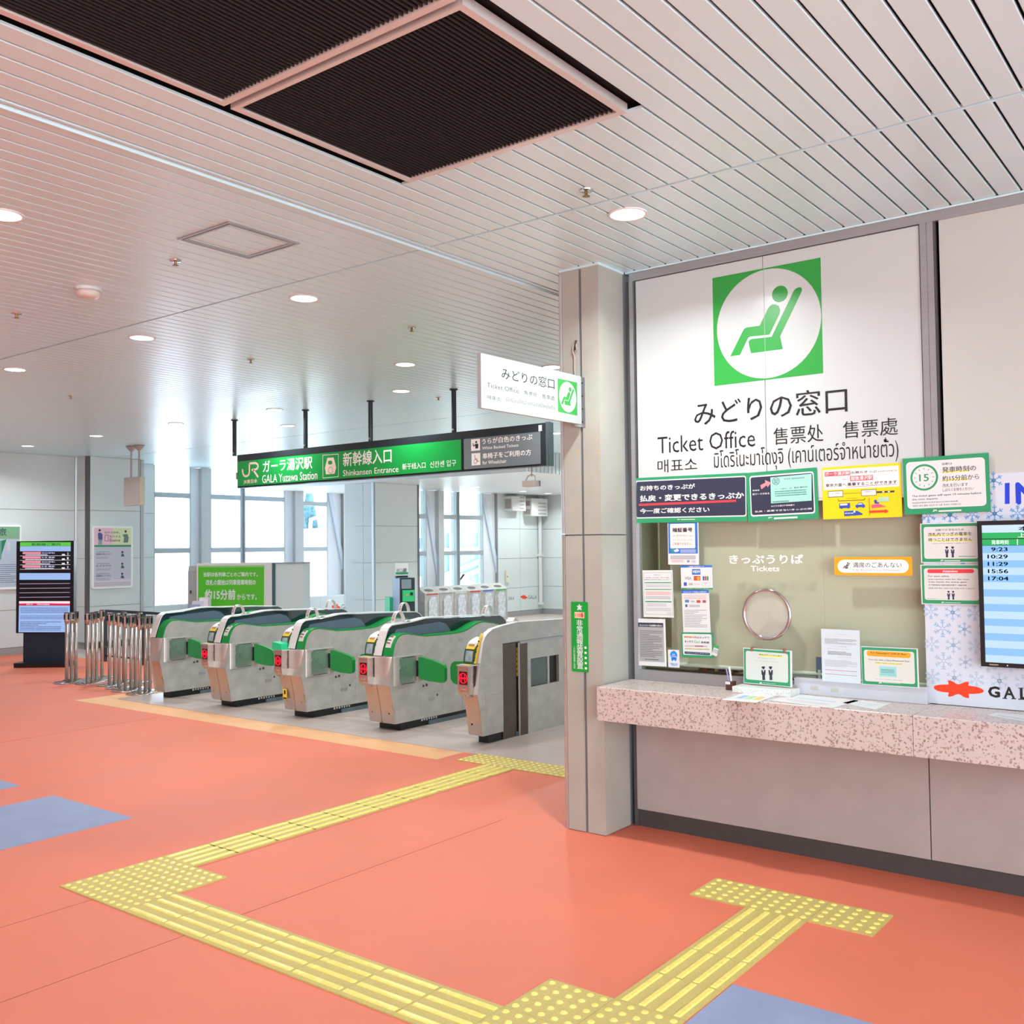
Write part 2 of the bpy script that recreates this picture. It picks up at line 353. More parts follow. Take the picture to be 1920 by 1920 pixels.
AX, AY, CX, CY, DY = -2.3505, 4.7658, -5.0492, 2.6766, 6.168
for i in range(3): TP.piece('dot_tile', DOT, (AX+.3*i, AY-.3, 0))
for i in range(4): TP.piece('dot_tile', DOT, (CX+.3*(i % 2), CY+.3*(i//2), 0))
for i in range(4): TP.piece('dot_tile', DOT, (AX+.3*(i % 2), CY+.3*(i//2), 0))
for i in range(4): TP.piece('dot_tile', DOT, (CX-.3+.3*i, DY, 0))
n = 4; st = (AY-.3-(CY+.6))/n
for i in range(n): TP.piece('bar_tile', BY_, (AX+.3, CY+.6+.3*i+(st-.3)*i, 0))
n = 10; st = (DY-(CY+.6))/n
for i in range(n): TP.piece('bar_tile', BY_, (CX, CY+.6+st*i, 0))
n = 7; st = (AX-(CX+.6))/n
for i in range(n): TP.piece('bar_tile', BX_, (CX+.6+st*i, CY, 0))

# ================================================================== CEILING
CE = structure('ceiling', MB().box(-18, 4.2, -7, 22, H+.045, H+.12), PLEN)
VX0, VX1, VY0, VY1 = -3.175, -1.985, 1.28, 3.365
JX = -3.83
sl = {}
def slat_mesh(L):
    k = round(L, 3)
    if k not in sl:
        w = .0494; pr = [(-w, .012), (-w, .002), (-w+.003, 0), (w-.003, 0), (w, .002), (w, .012)]
        sl[k] = MB().prism(pr, XZ, 0, L).mesh('slat', SLAT)
    return sl[k]
YS = [(-1.52, 4.175), (4.195, 9.86)]
far = MB(); cnt = 0
def slats(x0, x1, y0, y1, stuff=False):
    global cnt
    n = int(round((x1-x0)/.11))
    for i in range(n):
        x = x0+.055+i*.11
        segs = [(y0, y1)]
        if VX0-.05 < x < VX1+.05 and y0 < VY0 < y1: segs = [(y0, VY0-.01), (VY1+.01, y1)]
        if y0 > 4 and x > -3.23: segs = [(y0, min(y1, Y-.02))]
        if y0 > 4 and -3.50 < x < -3.2: segs = [(y0, 5.06)]
        for a, b in segs:
            if stuff or cnt >= 298:
                w = .0485; far.prism([(x-w, H+.012), (x-w, H+.003), (x-w+.005, H), (x+w-.005, H), (x+w, H+.003), (x+w, H+.012)], XZ, a, b)
            else: CE.piece('slat', slat_mesh(b-a), (x, a, H)); cnt += 1
slats(JX+.04, .58, 4.205, 9.86); slats(JX+.04, .58, -1.52, 4.175)
slats(-14.94, JX-.03, 4.205, 9.86); slats(-12.63, JX-.03, -1.52, 4.175)
slats(-17.9, -14.94, 4.205, 9.86, True); slats(-17.9, -12.63, -1.52, 4.175, True); slats(-17.9, JX-.03, 9.88, 13.9, True); slats(-10.4, JX-.03, 13.9, 21.5, True); slats(-18.9, -14.9, 13.9, 19, True)
slats(-17.9, 4.1, -6.9, -1.54, True); slats(.58, 4.1, -1.52, 4.175, True)
CE.part('slat_field', far, SLAT, kind='stuff')
CE.part('joint_trim', MB().box(-17.9, 4.1, 4.192, 4.203, H-.001, H+.02), SLAT)
CE.part('joint_trim', MB().box(JX-.022, JX-.012, -6.9, 21.5, H-.012, H+.03), SLAT); CE.part('joint_trim', MB().box(JX+.014, JX+.034, -6.9, 21.5, H-.003, H+.03), SLAT)
# lowered part of the ceiling far beyond the gates
HL = 3.07
lo = MB().box(-18, -10.4, 13.95, 22, HL, H+.04)
LC = structure('ceiling_lowered_part', lo, mat('white_soffit', '#e4e8ea', .35, noise=.02), (-14, 16, HL))
rb = MB()
for i in range(60): rb.box(-10.4, -10.375, 14+i*.12, 14.075+i*.12, HL, H)
LC.part('ribbed_fascia', rb, mat('fascia', '#c4cdcf', .4), kind='stuff')

# black return air grilles -------------------------------------------
FRM = mat('grille_frame', '#d8cfca', .35, metal=.3)
for gy0, gy1, lb in ((2.355, 3.365, 'square black ceiling grille nearer the gates, in a white frame'), (1.30, 2.325, 'black ceiling grille directly overhead, partly cut off, in a white frame')):
    g = Thing('ceiling_grille', lb, 'ceiling grille', ((VX0+VX1)/2, (gy0+gy1)/2, H))
    x0, x1 = VX0, VX1
    g.part('frame', MB().box(x0, x0+.03, gy0, gy1, H-.008, H+.03).box(x1-.03, x1, gy0, gy1, H-.008, H+.03).box(x0+.03, x1-.03, gy0, gy0+.02, H-.008, H+.03).box(x0+.03, x1-.03, gy1-.03, gy1, H-.008, H+.03), FRM)
    b = MB(); k = 0; xx = x0+.04
    while xx < x1-.035: b.box(xx-.002, xx+.002, gy0+.02, gy1-.03, H-.002, H+.014); xx += .0215
    g.part('grille_bars', b, mat('grille_bar', '#322f2d', .8, spec=.1), kind='stuff')
    g.part('filter', MB().box(x0+.02, x1-.02, gy0+.01, gy1-.02, H+.016, H+.022), mat('black_filter', '#131412', .9, noise=.4, scale=150, spec=.0))
# inspection hatch
hx0, hx1, hy0, hy1 = -4.76, -4.30, 3.175, 3.66
t = Thing('inspection_hatch', 'square inspection hatch with a metal rim in the slatted ceiling', 'hatch', ((hx0+hx1)/2, (hy0+hy1)/2, H))
for w_, nm in ((0, 'outer_rim'), (.024, 'inner_rim')):
    a = w_; t.part(nm, MB().box(hx0+a, hx1-a, hy0+a, hy0+a+.014, H-.007, H).box(hx0+a, hx1-a, hy1-a-.014, hy1-a, H-.007, H).box(hx0+a, hx0+a+.014, hy0+a+.014, hy1-a-.014, H-.007, H).box(hx1-a-.014, hx1-a, hy0+a+.014, hy1-a-.014, H-.007, H), ALU)
# downlights ---------------------------------------------------------
def downlight(x, y, label, z=H, r=.105, power=LAMP_W):
    t = Thing('downlight', label, 'ceiling light', (x, y, z))
    t.part('trim_ring', MB().lathe((x, y, z), [(r-.016, .0), (r-.016, -.006), (r-.004, -.008), (r, -.002), (r, .0)], 28), WHITE, smooth=True)
    t.part('lens', MB().lathe((x, y, z), [(r-.0165, -.001), (r-.0165, -.0045)], 28), glow('#fff8ee', 7.))
    t.light('lamp_light', (x, y, z-.012), .15, power); return t
DL = [(-5.10, 2.385, 'round downlight nearest the viewer, beside the slatted ceiling hatch'), (-5.236, 4.487, 'large lit downlight between the ceiling hatch and the hanging green sign'),
      (-7.206, 4.483, 'lit round downlight just beyond the white dome smoke detector'), (-9.354, 4.5, 'lit round downlight beyond the smoke detector at the end of the first lamp row'),
      (-2.614, 4.419, 'bright round downlight in front of the ticket office wall'), (-6.41, 6.718, 'round downlight above the gap between the last two hanger poles, upper of two'),
      (-7.537, 7.829, 'round downlight above the gap between the last two hanger poles, lower of two'), (-9.703, 7.844, 'round downlight above the station name on the green sign, upper of two'),
      (-10.822, 8.98, 'round downlight above the station name on the green sign, lower of two'), (-11.736, 7.814, 'round downlight between the green sign and the two hanging rods'),
      (-15.919, 7.871, 'small round downlight above the train information screen'), (-13.83, 7.855, 'small round downlight above the two hanging rods'),
      (-5.447, 7.74, 'round downlight peeping out behind the white projecting sign')]
for a in DL: downlight(*a, power=LAMP_W*(2.0 if a[1] == 4.419 else 1.5 if a[0] < -8 else 1))
for x in (-12, -8.5, -5, -1.4, 2):  # unseen lamp rows added to light the near hall
    for y in (-1.8, -5): downlight(x, y, 'unseen round downlight behind the viewer, added to light the hall', power=LAMP_W*1.2).o['group'] = 'added downlights behind the viewer'
for (u, v), lb in (((892, 913), 'tiny downlight on the far lowered ceiling above the clear window'), ((980, 921), 'tiny downlight on the far lowered ceiling above the air conditioners'), ((1028, 925), 'tiny downlight on the far lowered ceiling beside the pillar')):
    p = bz(u, v, HL); downlight(p.x, p.y, lb, HL, power=LAMP_W)
for x, y, z in ((-8.6, 12.3, H), (-6.2, 12.3, H), (-9.5, 15.5, H), (-7, 15.5, H), (-5, 15.5, H), (-9.5, 19, H), (-6, 19, H)):  # extra strong lamps, out of sight, added to brighten the far hall
    downlight(x, y, 'unseen downlight added to brighten the hall beyond the gates, hidden behind the green sign', z, power=LAMP_W*4).o['group'] = 'added fill downlights hidden beyond the green sign'
# sprinklers and detectors
for (u, v), lb in (((329, 488), 'small sprinkler head below the inspection hatch'), ((1099, 356), 'small chrome sprinkler beside the bright ticket office downlight'), ((772, 614), 'small sprinkler in the middle of the ceiling above the green sign'),
                   ((470, 674), 'small sprinkler between two lamps above the first hanger pole'), ((31, 588), 'small sprinkler between the smoke detector and the ceiling edge'), ((822, 745), 'tiny sprinkler next to the last hanger pole of the green sign'), ((133, 742), 'tiny sprinkler above the train information screen')):
    p = bz(u, v, H); t = Thing('sprinkler', lb, 'sprinkler', p)
    t.part('rose', MB().lathe(p, [(.035, 0), (.033, -.006), (.012, -.009)], 16), CHROME); t.part('head', MB().tube(p+V3((0, 0, -.009)), p+V3((0, 0, -.03)), .008, 8).lathe(p+V3((0, 0, -.03)), [(.018, 0), (.02, -.002), (.004, -.004)], 10), mat('brass', '#8f7b52', .35, metal=.8))
p = bz(165, 541, H); t = Thing('smoke_detector', 'white dome smoke detector on the left part of the ceiling', 'smoke detector', p)
t.part('base', MB().lathe(p, [(.085, 0), (.085, -.018)], 28), WHITE); t.part('dome', MB().lathe(p, [(.072, -.018), (.078, -.035), (.068, -.055), (.035, -.062)], 28), mat('cream_plastic', '#d9cfc8', .4), smooth=True)

# ================================================================== TICKET OFFICE WALL
W = structure('wall_right', MB().box(-3.14, -1.30, Y+.03, Y+.1, 2.0, H).box(-3.18, 4.2, Y+.03, Y+.1, .0, .72).box(-1.40, 4.2, Y+.03, Y+.1, .72, H), mat('wall_core', '#8e8a88', .8))
WP = mat('glossy_white_board', '#c6cac8', .22, noise=.02, scale=1, coat=.3)
for x0, x1, z0, z1, mt in ((-3.135, -2.292, 1.99, 3.40, WP), (-2.288, -1.425, 1.99, 3.40, WP), (-1.325, 4.2, 2.02, 3.41, mat('cream_board', '#bfc0ba', .4, noise=.02, scale=1))):
    W.part('wall_panel', MB().box(x0, x1, Y, Y+.028, z0, z1), mt)
for x0, x1 in ((-3.2, -1.446), (-1.440, .6), (.606, 4.2)): W.part('lower_panel', MB().box(x0, x1, Y, Y+.028, .105, .86), PINK)
T1 = structure('trim_1', MB().box(-3.175, 4.2, Y-.012, Y+.03, H-.062, H-.012), ALU); T1.part('shadow_trim', MB().box(-3.2, 4.2, Y-.02, Y+.03, H-.011, H-.001), SLAT)
structure('trim_2', MB().box(-1.418, -1.385, Y-.012, Y+.03, 1.9, H-.062).box(-1.384, -1.352, Y-.010, Y+.03, 1.9, H-.062), ALU)
structure('trim_3', MB().box(-1.351, -1.342, Y-.004, Y+.03, 1.9, H-.062), mat('dark_gap', '#4c4848', .6))
structure('trim_4', MB().box(-3.178, -3.150, Y-.012, Y+.03, .905, H-.062), ALU)
structure('trim_5', MB().box(-3.200, -3.179, Y-.003, Y+.03, .0, H-.062), mat('dark_gap', '#4c4848', .6))
structure('baseboard_right', MB().box(-3.2, 4.2, Y+.012, Y+.03, 0, .10), BASEB)
# the ticket window
WN = structure('window_1', MB().box(-3.149, -1.40, Y+.004, Y+.012, .97, 2.0), GLASS)
WN.part('sill_rail', MB().box(-3.149, -2.02, Y-.006, Y+.03, .906, .968), ALU)
WN.part('head_rail', MB().box(-3.149, -1.41, Y+.001, Y+.029, 1.975, 1.989), FRM)
WN.part('side_jamb', MB().box(-3.149, -3.135, Y, Y+.03, .97, 1.985), ALU)
WN.part('ledge_box', MB().box(-2.135, -1.43, Y-.045, Y-.006, .906, .985).box(-2.135, -1.43, Y-.052, Y-.006, .985, .993), mat('ledge_white', '#c3c5cc', .35, noise=.04, scale=12))
for i, (a, b) in enumerate((((1527, 1290), 1), ((1565, 1294), 1), ((1488, 1287), 1), ((1527, 1305), 1), ((1565, 1309), 1))):
    p = by(*a, Y-.045); WN.part('tape_residue', MB().box(p.x-.022, p.x+.022, Y-.0462, Y-.045, p.z-.01, p.z+.01), mat('residue', '#b9b5ae', .7))
# office interior behind the glass
R = structure('wall_office_back', MB().box(-3.36, -.6, 7.4, 7.5, 0, 3.0).box(-3.36, -3.32, Y+.12, 7.4, 0, 3.0).box(-.7, -.6, Y+.1, 7.4, 0, 3.0), mat('office_wall', '#8d8a68', .7, noise=.05))
structure('ceiling_office', MB().box(-3.36, -.6, Y+.1, 7.5, 2.75, 2.8), mat('office_ceiling', '#a9a593', .8))
bl = Thing('roller_blind', 'cream roller blind lowered behind the ticket window', 'blind', (-2.2, 5.47, 1.9))
CREAM = mat('blind_cloth', '#cfbfa8', .7, noise=.03, scale=2)
for x0, x1, zb in ((-2.97, -2.005, 1.005), (-2.004, -1.25, .985)):
    bl.part('cloth', MB().box(x0, x1, 5.47, 5.473, zb, 1.99), CREAM); bl.part('bottom_bar', MB().tube((x0, 5.47, zb), (x1, 5.47, zb), .012, 10), mat('blind_bar', '#e2dfcd', .5))
b2 = Thing('roller_blind', 'narrow cream blind next to the pillar end of the ticket window', 'blind', (-3.2, 5.95, 2.4)); b2.part('cloth', MB()  .box(-3.31, -3.10, 5.95, 5.953, 1.05, 2.6), CREAM)
dk = Thing('office_desk', 'dark desk edge just visible under the blinds behind the glass', 'desk', (-2.2, 6.3, 0))
dk.part('desk_top', MB().box(-3.3, -.8, 5.72, 6.9, .90, .94), mat('desk_dark', '#4b483c', .5)); dk.part('panel', MB().box(-3.3, -.8, 5.74, 5.76, 0, .90), mat('desk_dark', '#4b483c', .5))
bk = [('#6d5a2e', .03), ('#b33a3a', .02), ('#2f3a33', .035), ('#c9c29a', .02), ('#3d4b66', .03), ('#a23434', .018), ('#d5d0bd', .025), ('#2c2a28', .04)]
xb = -2.93
for i, (c, w_) in enumerate(bk):
    t = Thing('binder', 'small %s binder on the desk behind the glass, %s in the row' % (['brown', 'red', 'dark green', 'cream', 'navy', 'dark red', 'off-white', 'black'][i], ['first', 'second', 'third', 'fourth', 'fifth', 'sixth', 'seventh', 'last'][i]), 'binder', (xb, 5.8, .94), 'binders under the blind')
    t.part('cover', MB().box(xb, xb+w_-.003, 5.75, 5.85, .94, 1.01+.004*(i % 3)), ink(c)); t.part('spine_label', MB().box(xb+.004, xb+w_-.007, 5.7485, 5.7498, .96, .99), PAPER); xb += w_+.008
OL = Thing('office_fill_light', 'unseen light added to brighten the office behind the ticket window', 'ceiling light', (-2.2, 6.6, 2.72)); OL.part('tube', MB().box(-2.8, -1.6, 6.55, 6.65, 2.70, 2.745), glow('#fff6e4', 3.)); OL.light('lamp_light', (-2.2, 6.6, 2.68), 1.2, 40, sy=.12)  # unseen fill light, put in to brighten the office interior

# counter ------------------------------------------------------------
ctr = Thing('ticket_counter', 'pink terrazzo ticket counter running along the ticket office wall', 'counter', (-1, 5.17, .7))
xs = [-3.205, by(1381, 1300, 4.971).x, by(1711, 1340, 4.971).x, .75, 2.5, 4.2]
for a, b in zip(xs, xs[1:]):
    ctr.part('slab', MB().prism([(4.971, .7078), (4.971, .901), (4.975, .9046), (Y-.003, .9046), (Y-.003, .7078)], YZ, a+.0012, b-.0012), TERR)
# pillar -------------------------------------------------------------
PX0, PX1, PY0 = -3.486, -3.219, 5.073
PL = structure('wall_pillar', MB().box(PX0+.01, PX1-.01, PY0+.01, 5.50, 0, H), JOINT, (PX0, PY0, 0))
jx = by(1090, 800, PY0).x
for z0, z1 in ((0.004, 1.802), (1.81, H-.012)):
    PL.part('front_panel', MB().box(PX0, jx-.011, PY0, PY0+.012, z0, z1), PILL); PL.part('front_panel', MB().box(jx+.011, PX1, PY0, PY0+.012, z0, z1), PILL)
    PL.part('side_panel', MB().box(PX1-.0115, PX1, PY0+.0125, Y-.02, z0, z1), PILL)
PL.part('ceiling_trim', MB().box(PX0-.012, PX1+.012, PY0-.012, PY0+.01, H-.012, H).box(PX1, PX1+.012, PY0+.01, Y-.02, H-.012, H), SLAT)
cv = [(PX0-.004-.05*math.sin(t), PY0+.062-.06*math.cos(t)) for t in [math.pi/2*i/8 for i in range(9)]]
PL.part('corner_cover', MB().prism(cv+[(PX0-.004, PY0+.2), (PX0-.054, PY0+.2)][::-1] if 0 else [(x, y) for x, y in cv]+[(PX0-.054, PY0+.45), (PX0-.004, PY0+.45)], XY, 0, 1.81), STEEL)
PL.part('corner_cover', MB().prism([(x, y) for x, y in cv]+[(PX0-.054, PY0+.45), (PX0-.004, PY0+.45)], XY, 1.82, H-.01), mat('cover_pale', '#d5dade', .3, metal=.4))
for (u, v) in ((1116, 824), (1122, 849), (1083, 848)):
    p = by(u, v, PY0); PL.part('tape_residue', MB().box(p.x-.012, p.x+.012, PY0-.0006, PY0-.0001, p.z-.013, p.z+.013), mat('old_tape', '#b9a98c', .6, noise=.2, scale=60))
# other room walls ---------------------------------------------------
structure('wall_passage_right', MB().box(-3.47, -3.37, 5.55, 21.5, 0, H), WALLW)
structure('wall_back_left', MB().box(-18.2, -18.0, -7, 7.9, 0, H+.1), WALLF)
structure('wall_east', MB().box(4.2, 4.3, 3.0, 5.5, 0, H+.1), WALLW)  # unseen, cut short so sky light enters from the east
structure('wall_south_added', MB().box(-18.1, 4.2, -7.1, -7, 0, H+.1), WALLW)  # unseen wall, added to shut out sky light from behind the viewer

def panelled(root, axis, d, a0, a1, zs, mt, cols=None, th=.02, gap=.004, sgn=1):
    cols = cols or [a0, a1]
    for c0, c1 in zip(cols, cols[1:]):
        for z0, z1 in zip(zs, zs[1:]):
            b = MB().box(d-th, d, c0+gap, c1-gap, z0+gap, z1-gap) if axis == 'x' else MB().box(c0+gap, c1-gap, d, d+th, z0+gap, z1-gap)
            root.part('wall_panel', b, mt)
ZS = [.12, .76, 1.62, 2.49, H]
XA = -17.15
w = structure('wall_left', MB().box(XA-.12, XA-.022, 3.0, 9.36, 0, H), GREY, (XA, 8, 0)); panelled(w, 'x', XA, 5.2, 9.34, ZS, WALLF, [5.2, 7.2, 9.34])
structure('baseboard_left', MB().box(XA-.02, XA+.006, 5.2, 9.3, 0, .115), GREY)
XB = -16.85
w = structure('wall_left_pier', MB().box(XB-.5, XB-.022, 9.40, 10.50, 0, H), GREY, (XB, 10, 0)); panelled(w, 'x', XB, 9.46, 10.46, ZS, WALLF)
panelled(w, 'y', 9.378, XB-.3, XB-.03, ZS, WALLF)
w.part('edge_trim', MB().box(XB-.03, XB+.004, 9.385, 9.455, 0, H), mat('pier_edge', '#5b5754', .5)); w.part('edge_trim', MB().box(XB-.03, XB+.004, 10.465, 10.53, 0, H), ALU)
structure('baseboard_pier', MB().box(XB, XB+.008, 9.46, 10.46, 0, .115), BASEB)
XW = -17.6
def wy(px): return bx(px, 1027, XW).y
yA = 10.5; yE = bx(683, 1000, XW).y
w = structure('wall_window_side', MB().box(XW-.2, XW-.022, yA, yE, 0, .64).box(XW-.2, XW-.022, yA, wy(289), .64, H).box(XW-.2, XW-.022, wy(645), yE, .64, H), GREY, (XW, 12, 0))
panelled(w, 'x', XW, yA, yE, [.12, .64], WALLF, [yA, wy(289), wy(340), wy(420), wy(500), wy(600), wy(645), yE]); panelled(w, 'x', XW, yA, wy(289), [.64, 1.62, 2.49, H], WALLF); panelled(w, 'x', XW, wy(645), yE, [.64, 1.75, 2.6, H], WALLF)
structure('baseboard_window_side', MB().box(XW, XW+.008, yA, yE, 0, .115), GREY)
FRW = mat('window_frame_grey', '#b3bcc1', .4, metal=.3); FRL = mat('window_frame_white', '#e6ebf0', .4)
FROST = pane_mat('frosted_film', '#f4f9ff', .65)
def window(name, X_, f, cols, zs, frosted, T=.07, zb=.66):
    y0, y1 = f(cols[0][0]), f(cols[-1][1])
    r = structure(name, MB().box(X_-.10, X_, y0, y1, zs[0]-.03, zs[0]), FRL, (X_, (y0+y1)/2, zs[0]))
    for i, (p0, p1, kind) in enumerate(cols):
        a, b = f(p0), f(p1)
        if kind == 'g':
            for z0, z1 in zip(zs, zs[1:]):
                r.part('pane', MB().box(X_-.06, X_-.052, a+.02, b-.02, z0+.03, z1-.03), FROST if frosted else GLASS)
            for z in zs[1:-1]: r.part('transom', MB().box(X_-.09, X_-.01, a+.02, b-.02, z-.05, z+.05), FRW)
            r.part('stile', MB().box(X_-.09, X_-.01, a, a+.025, zs[0], zs[-1]), FRW); r.part('stile', MB().box(X_-.09, X_-.01, b-.025, b, zs[0], zs[-1]), FRW)
        elif kind == 'p': r.part('window_pier', MB().box(X_-.14, X_+.02, a, b, zs[0], zs[-1]), mat('pier_grey', '#c5c9cb', .4))
        elif kind == 'w': r.part('white_jamb', MB().box(X_-.20, X_-.08, a, b, zs[0], zs[-1]), FRL)
        elif kind == 'b':
            r.part('white_jamb', MB().box(X_-.20, X_-.10, a, b, zs[0], zs[-1]), FRL)
            r.part('diagonal_brace', MB().prism([(a, zs[-1]-.1), (a+.12, zs[-1]-.1), (b, zs[0]+1.0), (b, zs[0]+.6)], YZ, X_-.10, X_-.05), mat('brace_pale_blue', '#cfdcea', .5))  # brace coloured a little bluer than the jambs
    return r
ZW = [.665, 1.75, 2.87, H-.01]
window('window_2', XW, wy, [(289, 358, 'g'), (359, 377, 'w'), (377, 395, 'p'), (395, 453, 'g'), (453, 459, 'w'), (459, 535, 'g'), (536, 553, 'w'), (553, 569, 'p')], ZW, True)
window('window_3', XW, wy, [(569, 615, 'g'), (615, 645, 'b')], [.665, 1.75, 2.80, H-.01], False)
# pier and wall of the lowered part
structure('wall_far_pier', MB().box(-15.1, -14.25, 14.0, 15.25, 0, HL), WALLF, (-14.6, 14.5, 0))
w = structure('wall_far_pier_face', MB().box(-17.5, -14.27, 13.965, 13.985, 0, .12), GREY, (-14.6, 13.97, 0))
panelled(w, 'y', 13.97, 0, 0, [.12, .72, 1.46, 2.2, HL], WALLF, [-14.85, -14.53, -14.25]); panelled(w, 'x', -14.225, 0, 0, [.12, .72, 1.46, 2.2, HL], WALLF, [14.0, 15.24])
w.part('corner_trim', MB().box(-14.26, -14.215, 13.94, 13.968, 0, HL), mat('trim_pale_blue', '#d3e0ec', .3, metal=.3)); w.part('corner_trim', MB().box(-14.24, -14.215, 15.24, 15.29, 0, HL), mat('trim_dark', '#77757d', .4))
XF = -15.15
def wf(px): return bx(px, 1027, XF).y
w = structure('wall_far', MB().box(XF-.2, XF-.022, wf(777), wf(934), 0, .5).box(XF-.2, XF-.022, wf(934), 21.6, 0, HL).box(XF-.2, XF-.022, 15.2, wf(777), 0, HL), GREY, (XF, 19, 0))
z4 = [.13, .72, 1.46, 2.2, HL]
yc = bx(1016, 1000, XF).y
panelled(w, 'x', XF, 0, 0, z4, WALLF, [wf(934), wf(975), yc]); panelled(w, 'x', XF, 0, 0, z4, WALLF, [15.2, wf(777)]); panelled(w, 'x', XF, 0, 0, [.13, .5], WALLF, [wf(777), wf(850), wf(934)])
panelled(w, 'y', yc, 0, 0, z4, WALLF, [XF, XF+1.1, XF+2.2, XF+3.3]); w.part('wall_core_piece', MB().box(XF, -3.4, yc+.03, yc+.2, 0, H), WALLF)
w.part('skirting', MB().box(XF, XF+.01, wf(777), yc, 0, .125), GREY); w.part('skirting', MB().box(XF, XF+4, yc-.01, yc, 0, .125), GREY)
window('window_4', XF, wf, [(777, 801, 'g'), (801, 822, 'b'), (822, 832, 'p'), (832, 858, 'g'), (858, 862, 'w'), (862, 907, 'g'), (908, 934, 'b')], [.52, 1.62, 2.46, HL-.01], False)

# ================================================================== TICKET GATES
PB = [(.01, .08), (-.02, .274), (-.05, .40), (-.062, .447), (-.035, .60), (-.02, .72), (0, .795), (.015, .835), (.04, .871), (.07, .897), (.106, .911), (.18, .914), (.28, .898), (.40, .877), (.48, .871), (.59, .869), (.80, .866), (.95, .868), (1.03, .878), (1.10, .898), (1.20, .932), (1.27, .948), (1.34, .952), (1.5, .93), (1.65, .895), (1.76, .85), (1.80, .75), (1.80, .08)]
PH = [(-.045, .72), (-.02, .80), (.01, .875), (.035, .94), (.06, .975), (.10, .996), (.15, 1.0), (.36, 1.009), (.48, 1.022), (.58, 1.034), (.72, 1.034), (.90, 1.024), (1.07, 1.020), (1.40, 1.008), (1.77, .988), (1.83, .965), (1.87, .93), (1.89, .88)]
FY = 6.75
def yo(pts, dy=0, dz=0): return [(FY+a+dy, b+dz) for a, b in pts]
def rr2(x0, z0, x1, z1, r, n=4):
    o = []
    for cx, cz, t0 in ((x0+r, z0+r, math.pi), (x1-r, z0+r, 1.5*math.pi), (x1-r, z1-r, 0), (x0+r, z1-r, .5*math.pi)):
        o += [(cx+r*math.cos(t0+i/n*math.pi/2), cz+r*math.sin(t0+i/n*math.pi/2)) for i in range(n+1)]
    return o
BARG = mat('bar_side_steel', '#9fb0a8', .25, metal=.7, noise=.15, scale=5)
COPPER = mat('front_steel', '#bfb2aa', .28, metal=.7, noise=.1, scale=5)
YEL = ink('#e8c93a'); DARKG = ink('#0a5c33')
def panel_line(t, xs, sg, y0, y1, z0, z1, parent=None):
    t.part('side_panel', MB().box(xs, xs+sg*.003, FY+y0+.003, FY+y1-.003, z0+.003, z1-.003), STEEL)
def loop(t, y, xc, w=.05, h=.125, r=.075, nm='paper_loop', base=1.0):
    pts = [(FY+y-r*math.cos(a), base+h*math.sin(a)) for a in [math.pi*i/12 for i in range(13)]]
    o = t.part(nm, MB().ribbon(pts, YZ, xc-w/2, xc+w/2, .002), PAPER)
    b = MB(); rd = random.Random(int(xc*100))
    for i in (1, 2, 3, 8, 9):
        a, c = pts[i], pts[i+1]
        for k in range(3):
            u = .2+.3*k; q0 = (a[0]+(c[0]-a[0])*u, a[1]+(c[1]-a[1])*u); q1 = (a[0]+(c[0]-a[0])*(u+.15), a[1]+(c[1]-a[1])*(u+.15)); d = .0035
            nx, nz = -(c[1]-a[1]), (c[0]-a[0]); L = math.hypot(nx, nz); nx, nz = nx/L*d, nz/L*d
            b.add([(xc-w*.35, q0[0]+nx, q0[1]+nz), (xc+w*.3, q0[0]+nx, q0[1]+nz), (xc+w*.3, q1[0]+nx, q1[1]+nz), (xc-w*.35, q1[0]+nx, q1[1]+nz)], [(0, 1, 2, 3)])
    t.part('fine_print', b, ink('#8a4a44'), parent=o, kind='stuff')
